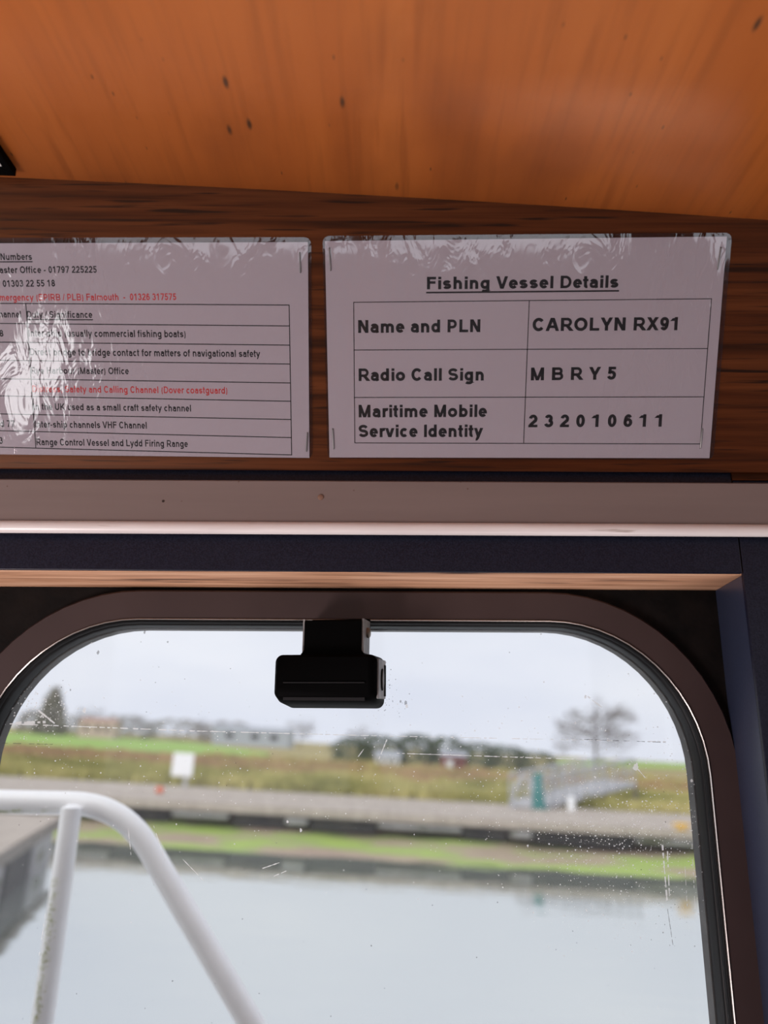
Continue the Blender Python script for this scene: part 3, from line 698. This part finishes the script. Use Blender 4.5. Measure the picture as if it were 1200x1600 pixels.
# foredeck that carries the rail, and the hull below it
M_hull = noise_mat('blue_hull_paint', [(.4, (.05, .09, .2)), (.7, (.07, .12, .25))], (1, 1, 1), 5, 4, .4)
dk = [(-1.2, YW + .03, 0), (1.2, YW + .03, 0), (1.05, 1.2, 0), (.62, 1.75, 0), (0, 2.02, 0), (-.62, 1.75, 0), (-1.05, 1.2, 0)]
M_deckw = noise_mat('white_deck_paint', [(.4, (.74, .74, .73)), (.7, (.84, .84, .83))], (1, 1, 1), 6, 5, .6)
fd = MB().prism([(x, y, -.94) for x, y, z in dk], (0, 0, .04)).build('floor_foredeck', M_deckw); aboard(struct(fd))
hull_o = dk[2:] + [(-1.2, YW + .03, 0), (-1.25, -3, 0), (1.25, -3, 0), (1.2, YW + .03, 0)]
m = MB().rings([[(x, y, -.945) for x, y, z in hull_o], [(x * .9, y * .93, -1.6) for x, y, z in hull_o], [(x * .7, y * .8, -2.6) for x, y, z in hull_o]], True, False).build('boat_hull', M_hull)
aboard(struct(m))
m = MB().prism([(x, y, -1.52) for x, y in ((XL - .03, YB - .03), (XR_ + .03, YB - .03), (XR_ + .03, YW + .02), (XL - .03, YW + .02))], (0, 0, .015)).build('floor_bearer', M_hull); aboard(struct(m))

# everything aboard takes the boat's trim and heel
for o in BOATROOTS: o.matrix_world = BOAT @ o.matrix_world

# ------------------------------------------------------------------ outside: water, mud, jetty, marsh
ZJ = EYE - 1.375                             # jetty deck level
def water():
    m = bpy.data.materials.new('murky_water'); m.use_nodes = True; t = m.node_tree; t.nodes.clear()
    def N(ty): return t.nodes.new(ty)
    def L(a, b): t.links.new(a, b)
    o = N('ShaderNodeOutputMaterial'); g = N('ShaderNodeBsdfGlossy'); g.inputs['Roughness'].default_value = .03; g.inputs['Color'].default_value = (.90, .92, .92, 1)
    d = N('ShaderNodeBsdfDiffuse'); d.inputs['Color'].default_value = (.30, .33, .29, 1); mx = N('ShaderNodeMixShader'); mx.inputs[0].default_value = .74
    L(d.outputs[0], mx.inputs[1]); L(g.outputs[0], mx.inputs[2]); L(mx.outputs[0], o.inputs['Surface'])
    tc = N('ShaderNodeTexCoord'); mp = N('ShaderNodeMapping'); mp.inputs['Scale'].default_value = (1, 2.2, 1)
    n1 = N('ShaderNodeTexNoise'); n1.inputs['Scale'].default_value = 1.1; n1.inputs['Detail'].default_value = 4
    b = N('ShaderNodeBump'); b.inputs['Strength'].default_value = .34; b.inputs['Distance'].default_value = .02
    L(tc.outputs['Object'], mp.inputs['Vector']); L(mp.outputs['Vector'], n1.inputs['Vector']); L(n1.outputs['Fac'], b.inputs['Height']); L(b.outputs['Normal'], g.inputs['Normal'])
    return m
m = MB().add([(-160, -160, 0), (160, -160, 0), (160, 40, 0), (-160, 40, 0)], [(0, 1, 2, 3)]).build('floor_water', water()); struct(m)
jl, jr = w_z(0, 1236, ZJ), w_z(1100, 1299, ZJ)       # front edge of the jetty deck
jd = (jr - jl); jd.z = 0; jd.normalize(); jn = Vector((-jd.y, jd.x, 0))
bk = w_z(600, 1246, ZJ); JW = (bk - jl).dot(jn)
print('jetty', jl, jr, 'width', JW)
JM = Matrix(((jd.x, jn.x, 0, jl.x), (jd.y, jn.y, 0, jl.y), (0, 0, 1, 0), (0, 0, 0, 1)))   # jetty axes: along, back, up
def js(px, py=1290):                          # along-jetty position seen at px on the front face
    d = rayw(px, py); p = Vector((0, 0, EYE)) + d * ((jl - Vector((0, 0, EYE))).dot(jn) / d.dot(jn)); return (p - jl).dot(jd), p.z
M_mud = noise_mat('algae_mud', [(.34, (.34, .25, .19)), (.47, (.38, .31, .21)), (.54, (.30, .38, .11)), (.66, (.34, .46, .09))], (.42, 1.0, 1), 1.25, 5, .75, .5, 6, .05)
mg = MB(); nx, ny = 150, 16; grid = []
wl = w_z(600, 1341, 0); wl_s = (wl - jl).dot(jn)
for j in range(ny + 1):
    v = j / ny; row = []
    for i in range(nx + 1):
        s_ = -40 + 90 * i / nx; off = wl_s - .35 + (2.5 - wl_s) * v
        base = -.03 + .36 * min(1, v * 1.2) ** .8
        hgt = base + .09 * mnoise.noise(Vector((s_ * .55, off * .8, 2.2))) + .045 * mnoise.noise(Vector((s_ * 1.9, off * 2.3, 5)))
        row.append(tuple(JM @ Vector((s_, off, min(hgt, ZJ - .36)))))
    grid.append(row)
m = mg.rings(grid, closed=False).build('mud_bank', M_mud, smooth=True); struct(m)

M_plank = noise_mat('weathered_planks', [(.3, (.34, .29, .245)), (.7, (.52, .45, .39))], (8, .6, 1), 1.5, 4, .8)
M_beam = noise_mat('weathered_beam', [(.3, (.16, .14, .12)), (.7, (.27, .24, .21))], (1, 4, 4), 1.5, 4, .8)
M_float = noise_mat('grey_float', [(.3, (.26, .25, .26)), (.7, (.40, .39, .39))], (1, 1, 1), 2, 4, .6)
overlay(M_float, (.10, .11, .06), (1, 1, 3), 1.5, .55, .66)
M_dark = noise_mat('dark_tyre_float', [(.35, (.015, .016, .022)), (.7, (.05, .048, .045))], (1, 1, 1), 3, 4, .7)
jet = empty('jetty', JM @ Matrix.Translation((10, 0, .15))); jinv = Matrix.Translation((-10, 0, -.15))
tag(jet, 'long weathered plank jetty on floats running along the far bank', 'jetty')
mb = MB(); s_ = -36.0
while s_ < 46:
    mb.box(s_, s_ + .145, 0, JW, ZJ - .04, ZJ + .004 * random.random()); s_ += .155
mb.build('deck', M_plank, jet, xf=jinv)
MB().box(-36, 46, -.05, .06, ZJ - .16, ZJ - .005).build('edge_beam', M_plank, jet, xf=jinv)
MB().box(-36, 46, .10, .22, ZJ - .24, ZJ - .045).build('bearer', M_dark, jet, xf=jinv)
MB().box(-36, 46, JW * .6, JW * .66, .15, ZJ - .05).build('back_skirt', M_dark, jet, xf=jinv)
zf1 = ZJ - .20
for a_, b_, mt, z_, lb in ((265, 355, M_float, .06, None), (360, 443, M_dark, .1, 'black float'), (445, 480, M_float, 0, None), (483, 588, M_dark, 0, 'black float'), (591, 722, M_float, .06, None), (724, 795, M_dark, 0, 'black float'), (798, 832, M_float, 0, None), (835, 990, M_dark, 0, 'black float'), (992, 1110, M_float, .05, None), (1112, 1230, M_dark, 0, 'black float'), (180, 258, M_dark, 0, 'black float'), (60, 175, M_float, 0, None), (-80, 50, M_dark, 0, 'black float')):
    s0, s1 = js(a_)[0], js(b_)[0]
    zb_ = .26 if mt is M_dark else .26 + z_ * .6
    o = MB().box(s0, s1, .0 if mt is M_float else .16, 1.3, zb_ + (.10 if mt is M_float else 0), zf1).build('float', mt, jet, bevel=.04, xf=jinv)
    o['label'] = lb or 'pale grey float'
# finger pontoon coming towards the boat at the left
fa, fb = w_z(98, 1274, ZJ - .05), w_z(-10, 1338, ZJ - .05)
fpm = empty('finger_pontoon', Vector((fa.x, fa.y, 0))); tag(fpm, 'grey plank finger pontoon on pale floats at the left, behind the white rail', 'pontoon'); inv = Matrix.Translation((-fa.x, -fa.y, 0))
dv = (fb - fa); dv.z = 0; ln = dv.length * 1.5; dv.normalize(); nv = Vector((dv.y, -dv.x, 0)); nv = nv if nv.x < 0 else -nv
FM = Matrix(((dv.x, nv.x, 0, fa.x), (dv.y, nv.y, 0, fa.y), (0, 0, 1, 0), (0, 0, 0, 1)))
mb = MB(); q = 0
while q < ln: mb.box(q, q + .14, 0, 1.5, ZJ - .10, ZJ - .05); q += .15
mb.build('deck', M_plank, fpm, xf=inv @ FM)
MB().box(0, ln, -.03, .04, ZJ - .22, ZJ - .08).build('edge_beam', M_beam, fpm, xf=inv @ FM)
q = .3; k = 0
while q < ln - 1:
    MB().box(q, q + 1.5, .04, 1.4, -.15, ZJ - .2).build('float', M_float if k % 2 == 0 else M_dark, fpm, bevel=.04, xf=inv @ FM); q += 1.7; k += 1

# marsh ground and far fields
ZG = ZJ - .12
M_marsh = noise_mat('marsh_ground', [(.3, (.24, .19, .08)), (.45, (.34, .25, .11)), (.55, (.31, .28, .09)), (.7, (.38, .30, .13))], (.05, .16, 1), 1.2, 6, .95)
mg = MB(); p0 = JM @ Vector((-40, JW - .1, 0)); p1 = JM @ Vector((55, JW - .1, 0))
m = MB().add([(p0.x, p0.y, ZG), (p1.x, p1.y, ZG), (900, 900, ZG), (-900, 900, ZG), (p0.x, p0.y, 0), (p1.x, p1.y, 0), (160, p1.y + 3, ZG), (-160, p0.y + 3, ZG)], [(7, 0, 1, 6), (7, 6, 2, 3), (0, 4, 5, 1)]).build('marsh_ground', M_marsh); struct(m)
M_field = noise_mat('green_field', [(.3, (.22, .36, .06)), (.7, (.31, .45, .09))], (.02, .05, 1), 1, 4, .95)
def band(name, pxs, mt, dz=.05):
    lo = [w_z(x, y, ZG + dz) for x, y in pxs[0]]; hi = [w_z(x, y, ZG + dz) for x, y in pxs[1]]
    return struct(MB().rings([lo, hi], closed=False).build(name, mt))
band('field_ground', ([(-250, 1162), (0, 1166), (150, 1171), (300, 1178), (420, 1181)], [(-250, 1137), (0, 1143.5), (150, 1150), (300, 1160), (420, 1176)]), M_field)
band('far_field_ground', ([(870, 1194), (1000, 1199), (1110, 1203), (1300, 1211)], [(870, 1187), (1000, 1190.5), (1110, 1195), (1300, 1204)]), M_field)

# marsh vegetation: uncountable grass, one object per colour band
def grass(name, label, mt, n, spx, spy, hlo, hhi, wid):
    vs, fs = [], []
    for _ in range(n):
        px = U(-120, 1260); t = random.random()
        ya, yb_ = spy(px); p = w_z(px, ya + (yb_ - ya) * t, ZG)
        if (p - jl).dot(jn) < JW + .1 or p.y > 260 or p.y < 0: continue
        dist = p.y; k = max(1, dist / 24)
        if mnoise.noise(Vector((p.x * .3, p.y * .3, 1.3))) < -.55: continue
        for b in range(6):
            a = U(0, 6.28); h = U(hlo, hhi) * (.7 + .6 * mnoise.noise(Vector((p.x * .4, p.y * .4, 7))) + .2); ww = wid * k * U(.7, 1.3)
            bx, by = p.x + U(-.22, .22) * k, p.y + U(-.2, .2) * k; i = len(vs)
            lx, ly = U(-.3, .3) * h, U(-.3, .3) * h
            vs += [(bx - cos(a) * ww, by - sin(a) * ww, ZG - .02), (bx + cos(a) * ww, by + sin(a) * ww, ZG - .02), (bx + lx * .5 + cos(a) * ww * .9, by + ly * .5 + sin(a) * ww * .9, ZG + h * .6), (bx + lx, by + ly, ZG + h), (bx + lx * .5 - cos(a) * ww * .9, by + ly * .5 - sin(a) * ww * .9, ZG + h * .6)]
            fs.append((i, i + 1, i + 2, i + 3, i + 4))
    mb = MB(); mb.v = vs; mb.f = fs; o = mb.build(name, mt); tag(o, label, 'grass'); o['kind'] = 'stuff'; return o
M_g1 = noise_mat('olive_marsh_grass', [(.34, (.25, .25, .06)), (.5, (.46, .42, .14)), (.64, (.60, .52, .22))], (1, 1, 1), .35, 4, .9)
M_g2 = noise_mat('russet_marsh_grass', [(.3, (.30, .19, .10)), (.5, (.45, .30, .15)), (.7, (.53, .39, .19))], (1, 1, 1), .25, 4, .9)
slope = 0.055
grass('olive_grass', 'olive green marsh grass growing along the back of the jetty', M_g1, 5200, None, lambda x: (1210 + slope * (x - 300), 1238 + slope * (x - 300)), .3, .55, .035)
grass('russet_grass', 'russet and straw coloured marsh grass behind the olive band', M_g2, 4200, None, lambda x: (1184 + slope * (x - 300), 1209 + slope * (x - 300)), .2, .45, .04)
grass('straw_grass', 'yellow straw marsh grass in front of the dark hedge', M_g1, 1500, None, lambda x: (1184 + slope * (x - 400), 1200 + slope * (x - 400)) if x > 330 else (2000, 2001), .2, .45, .04)

# things standing on the jetty and marsh
M_galv = noise_mat('galvanised_steel', [(.3, (.36, .36, .38)), (.7, (.50, .50, .52))], (1, 1, 1), 4, 3, .5)
M_teal = mat('teal_paint', (.05, .23, .22), .6)
def stick(name, label, cat, px, py_top, py_bot, z, wpx, mt, prof, part=None):
    p = w_z(px, py_bot, z); dist = (p - Vector((0, 0, EYE))).length; k = dist / F * 1.0
    H = (py_bot - py_top) * k; r = wpx * k / 2
    return p, H, r
# teal bollard
p, H, r = stick('', '', '', 841, 1216, 1264, ZJ, 26, None, None)
bo = empty('bollard', p); tag(bo, 'teal tapered bollard at the foot of the gangway', 'bollard')
MB().lathe([(r * 1.1, 0), (r * 1.1, H * .06), (r * .85, H * .07), (r * .55, H * .5), (r * .45, H * .86)], seg=14).build('body', M_teal, bo, smooth=True)
MB().lathe([(r * .58, H * .86), (r * .58, H * .95), (r * .3, H), (.01, H * 1.01)], seg=14).build('cap', M_teal, bo, smooth=True)
# gate hoop
hp = [w_z(800, 1264, ZJ)]; Yh = hp[0].y
gt = empty('gate_hoop', hp[0]); inv = Matrix.Translation(hp[0]).inverted(); tag(gt, 'white tapering tubular hoop standing on the jetty left of the teal bollard', 'gate')
MB().tube(fillet([w_y(800, 1264, Yh), w_y(808, 1219, Yh), w_y(829, 1213, Yh), w_y(829, 1262, Yh)], .15, 5), .05, 8).build('hoop', M_galv, gt, smooth=True, xf=inv)
MB().tube([w_y(801, 1259, Yh), w_y(829, 1260, Yh)], .05, 8).build('lower_rail', M_galv, gt, smooth=True, xf=inv)
# gangway
ga = w_z(845, 1263, ZJ); gb = w_y(992, 1227, ga.y + 2.6); gbt = w_y(992, 1186, gb.y)
gw = empty('gangway', ga); inv = Matrix.Translation(ga).inverted(); tag(gw, 'pale metal gangway with lattice sides rising from the jetty to the right', 'gangway')
gd = gb - ga; gx = Vector((gd.x, gd.y, 0)).normalized(); gy = Vector((-gx.y, gx.x, 0)); H = (w_y(845, 1214, ga.y) - w_y(845, 1263, ga.y)).length; H2 = (gbt - gb).length
for side in (0, 1):
    o_ = gy * 1.1 * side; A = ga + o_; B = gb + o_
    mb = MB(); mb.tube([A, B], .06, 8); mb.tube([A + Vector((0, 0, H)), B + Vector((0, 0, H2))], .045, 8)
    tr_ = mb.build('side_truss', M_galv, gw, smooth=True, xf=inv)
    mb = MB(); nseg = 9
    for i in range(nseg + 1):
        t = i / nseg; P = A + (B - A) * t; hh_ = H + (H2 - H) * t; mb.tube([P, P + Vector((0, 0, hh_))], .028, 6)
        if i < nseg:
            P2 = A + (B - A) * ((i + 1) / nseg); mb.tube([P, P2 + Vector((0, 0, hh_))], .018, 5)
    mb.tube([A + Vector((0, 0, H * .5)), B + Vector((0, 0, H2 * .5))], .025, 6)
    mb.build('lattice', M_galv, tr_, smooth=True, xf=inv)
mb = MB().prism([ga + Vector((0, 0, .03)), gb + Vector((0, 0, .03)), gb + gy * 1.1 + Vector((0, 0, .03)), ga + gy * 1.1 + Vector((0, 0, .03))], (0, 0, .06)).build('walkway', M_galv, gw, xf=inv)
# trestle legs under the gangway's shore end
for sd_ in (0, 1):
    P = gb + gy * 1.1 * sd_; MB().tube([P, Vector((P.x, P.y, ZG - .3))], .06, 8).build('support_leg', M_beam, gw, smooth=True, xf=inv)
# short white post
p, H, r = stick('', '', '', 893, 1249, 1267, ZJ, 11, None, None)
bo = empty('marker_post', p); tag(bo, 'short white post on the jetty just right of the teal bollard', 'post')
MB().lathe([(r, 0), (r, H * .85), (r * .8, H)], seg=10).build('shaft', M_white_tube, bo, smooth=True)
MB().lathe([(r * 1.25, H * .84), (r * 1.25, H * .9), (r * .4, H * 1.05)], seg=10).build('cap', M_white_tube, bo, smooth=True)
# white board on a post
p = w_z(288, 1231, ZJ); bo = empty('sign_board', p); tag(bo, 'white rectangular sign board on a grey post at the back of the jetty', 'sign'); inv = Matrix.Translation(p).inverted()
a, b = w_y(272, 1176, p.y), w_y(300, 1214, p.y)
MB().box(min(a.x, b.x), max(a.x, b.x), p.y - .03, p.y, b.z, a.z).build('board', M_white_tube, bo, bevel=.015, xf=inv)
MB().box(p.x - .05, p.x + .05, p.y, p.y + .07, ZJ, a.z - .05).build('post', M_galv, bo, xf=inv)
# orange buoy and yellow cleat on the deck
p = w_z(249, 1240, ZJ); k = p.y / F
bo = empty('buoy', p + Vector((0, 0, 0))); tag(bo, 'small orange float lying on the jetty near the white board', 'buoy')
MB().lathe([(.02, 0), (.07, .02), (.10, .07), (.10, .09), (.07, .14), (.02, .16)], seg=14).build('ball', mat('orange_plastic', (.75, .16, .06), .5), bo, smooth=True)
MB().tube([(0, 0, .155), (0, 0, .185), (.02, 0, .20)], .02, 6).build('eye', M_dark, bo)
s_, z_ = js(1064, 1292)
P = JM @ Vector((s_, -.02, ZJ)); bo = empty('cleat', P); tag(bo, 'yellow mooring cleat on the jetty edge at the right', 'cleat')
My = mat('yellow_paint', (.72, .43, .06), .5)
MB().box(-.14, .14, -.06, .06, 0, .03).build('base', My, bo, bevel=.01)
MB().box(-.05, .05, -.03, .03, .03, .09).build('stem', My, bo); MB().tube([(-.2, 0, .1), (-.1, 0, .11), (.1, 0, .11), (.2, 0, .1)], [.02, .035, .035, .02], 8).build('horn', My, bo, smooth=True)

# ------------------------------------------------------------------ trees and buildings beyond the marsh
M_bark = noise_mat('grey_bark', [(.3, (.12, .10, .09)), (.7, (.20, .17, .15))], (1, 1, 1), 2, 4, .9)
def branches(H, seed, spread=.5, depth=5, r0=None, droop=0):
    rnd = random.Random(seed); mb = MB(); r0 = r0 or H * .022
    def grow(p, d, ln, r, dep):
        q = p + d * ln; mb.tube([p, p + d * ln * .5 + Vector((rnd.uniform(-1, 1), rnd.uniform(-1, 1), 0)) * ln * .04, q], [r, r * .85, r * .68], 5 if dep > 2 else 3, False)
        if dep == 0: return
        for _ in range(3 if dep > 1 else 4):
            nd = (d + Vector((rnd.uniform(-1, 1), rnd.uniform(-1, 1), rnd.uniform(-.5, .6) - droop)) * spread * 1.25).normalized()
            grow(q if rnd.random() < .6 else p + d * ln * rnd.uniform(.55, .95), nd, ln * rnd.uniform(.62, .86), r * .62, dep - 1)
    return mb, grow
def bare_tree(px, py, hpx, dist, label, seed, group=None, spread=.55, ln=.27, depth=5):
    b = w_y(px, py, dist); b.z = ZG - .05; H = hpx * dist / F
    t = empty('bare_tree', b); tag(t, label, 'tree', group)
    MB().tube([(0, 0, 0), (.0, 0, H * .16), (.01 * H, 0, H * .34)], [H * .028, H * .022, H * .017], 7).build('trunk', M_bark, t, smooth=True)
    mb, grow = branches(H, seed, spread)
    rnd = random.Random(seed + 5)
    mb.tube([(.01 * H, 0, H * .33), (-.01 * H, 0, H * .55), (.0, 0, H * .74)], [H * .016, H * .010, H * .005], 5)
    for k in range(24):
        a = k * 2.4 + rnd.random(); h = H * (.26 + .47 * k / 23); f = math.sqrt(max(.15, 1 - ((h / H - .45) / .52) ** 2))
        grow(Vector((0, 0, h)), Vector((cos(a), sin(a), rnd.uniform(-.05, .45))).normalized(), H * ln * f * .85, H * .0085, depth - 2 + (k % 2))
    grow(Vector((0, 0, H * .72)), Vector((.1, 0, 1)), H * ln * .5, H * .005, depth - 2)
    mb.build('branches', M_bark, t); return t
def bush(px0, px1, ptop, pbot, dist, name, label, mt, seed, cone=False, cat='tree', group=None, dens=700):
    c = w_y((px0 + px1) / 2, pbot, dist); k = dist / F; rx = (px1 - px0) / 2 * k * 1.2; H = (pbot - ptop) * k; base = min(ZG, c.z)
    t = empty(name, (c.x, c.y, ZG - .05)); tag(t, label, cat, group); rnd = random.Random(seed)
    H = max(.5, w_y((px0 + px1) / 2, ptop, dist).z - ZG)
    MB().tube([(0, 0, 0), (0, 0, H * .6)], [H * .04, H * .02], 6).build('trunk', M_bark, t)
    vs, fs = [], []
    for _ in range(dens):
        u = rnd.random(); a = rnd.uniform(0, 6.28); z = .03 + .97 * u
        prof = (1 - u) ** .8 if cone else (1 if u < .45 else math.sqrt(max(.02, 1 - ((u - .45) / .58) ** 2)))
        lump = 1 + .25 * mnoise.noise(Vector((cos(a) * 1.5 + seed, sin(a) * 1.5, u * 3)))
        rad = prof * lump * math.sqrt(rnd.uniform(.35, 1)); p = Vector((cos(a) * rad * rx, sin(a) * rad * min(rx, H) * .8, z * H * (.96 + .1 * (lump - 1))))
        s_ = H * .075 * rnd.uniform(.6, 1.4); n = len(vs)
        for _k in range(4): vs.append(tuple(p + Vector((rnd.uniform(-1, 1), rnd.uniform(-1, 1), rnd.uniform(-.8, .8))) * s_))
        fs += [(n, n + 1, n + 2), (n + 1, n + 2, n + 3)]
    mb = MB(); mb.v = vs; mb.f = fs; mb.build('foliage', mt, t); return t
M_ever = noise_mat('evergreen_leaves', [(.3, (.06, .095, .05)), (.7, (.13, .17, .09))], (1, 1, 1), .5, 4, .9)
M_twig = noise_mat('winter_twigs', [(.3, (.27, .25, .23)), (.7, (.38, .35, .32))], (1, 1, 1), .5, 4, .9)
bare_tree(930, 1186, 104, 90, 'large leafless spreading tree standing alone on the right skyline', 11, None, .62, .27, 5)
gl = 'leafless trees on the far left skyline'
for i, (px, h, d, lb) in enumerate(((137, 34, 150, 'thin leafless tree on the left skyline between the conifer and the hedge'), (205, 26, 160, 'low leafless tree above the pinkish house roof'), (312, 24, 170, 'leafless tree left of the grey shed on the skyline'), (470, 32, 180, 'leafless tree on the skyline right under the black unit'), (560, 24, 190, 'faint leafless tree at the left end of the dark hedge'))):
    bare_tree(px, 1140, h + 14, d, lb, 30 + i, gl, .5, .25, 4)
bush(52, 102, 1072, 1136, 150, 'conifer', 'grey conical conifer on the far left skyline', M_twig, 3, True)
tw = ((28, 70, 1108, 'brown thicket at the left end of the skyline against the window seal'), (88, 150, 1116, 'brown thicket just right of the conical conifer'), (150, 235, 1117, 'low brown thicket behind the pinkish house'), (232, 322, 1122, 'low brown thicket left of the grey shed'), (320, 400, 1126, 'low brown thicket behind the grey shed'))
for i, (a, b, t_, lb) in enumerate(tw): bush(a, b, t_, 1146, 165, 'thicket', lb, M_twig, 40 + i, cat='shrub', group='far thickets on the left')
hd = ((520, 575, 1150, 'small dark evergreen at the left tip of the hedge'), (562, 628, 1147, 'dark evergreen behind the low white shed'), (618, 680, 1146, 'dark evergreen between the white shed and the red hut'), (668, 728, 1150, 'dark evergreen behind the red hut'), (716, 775, 1158, 'dark evergreen right of the red hut'), (762, 822, 1163, 'dark evergreen left of the white gate hoop'), (806, 868, 1172, 'low dark evergreen at the right tip of the hedge'))
for i, (a, b, t_, lb) in enumerate(hd): bush(a, b, t_, 1205, 62, 'evergreen', lb, M_ever, 60 + i, group='evergreens in the dark hedge', dens=900)
def house(name, label, px0, px1, peave, pridge, pbot, dist, wall, roof):
    a, b = w_y(px0, pbot, dist), w_y(px1, pbot, dist); k = dist / F; W = b.x - a.x; c = (a + b) / 2
    o = empty(name, (c.x, dist, ZG - .05)); tag(o, label, 'building')
    he = max(.4, w_y((px0 + px1) / 2, peave, dist).z - ZG); hr = max(he + .3, w_y((px0 + px1) / 2, pridge, dist).z - ZG)
    MB().box(-W / 2, W / 2, 0, W * .6, 0, he).build('wall', wall, o)
    MB().prism([(-W / 2 - .1, -.1, he), (-W / 2 - .1, W * .3, hr), (-W / 2 - .1, W * .6 + .1, he)], (W + .2, 0, 0)).build('roof', roof, o)
    for q in (-.28, .05, .3): MB().box(W * q - W * .05, W * q + W * .05, -.02, .0, he * .45, he * .8).build('window', M_dark, o)
M_wallp = mat('pinkish_render', (.55, .42, .38), .8); M_rooft = mat('tile_roof', (.42, .27, .22), .8); M_roofg = mat('grey_roof', (.36, .38, .42), .7); M_wwall = mat('white_render', (.72, .72, .74), .8)
house('house', 'low pinkish house on the far left skyline', 122, 178, 1128, 1121, 1140, 140, M_wallp, M_rooft)
house('shed', 'long grey-roofed shed on the skyline below the black unit', 332, 452, 1141, 1134, 1152, 150, mat('blue_grey_boards', (.42, .45, .50), .8), M_roofg)
house('shed', 'low white shed in front of the dark hedge', 586, 624, 1181, 1172, 1196, 55, M_wwall, M_roofg)
house('hut', 'dull red hut in front of the dark hedge', 690, 728, 1180, 1172, 1202, 55, mat('red_boards', (.24, .07, .06), .8), M_roofg)
p = w_z(702, 1206, ZG); bo = empty('marker_board', p); tag(bo, 'small white board on a stake in the straw grass before the red hut', 'sign'); k = p.y / F
a = w_y(702, 1192, p.y)
MB().box(-5 * k, 5 * k, -.03, .03, a.z - p.z - 8 * k, a.z - p.z + 4 * k).build('board', M_wwall, bo); MB().box(-.05, .05, -.02, .02, 0, a.z - p.z).build('stake', M_beam, bo)
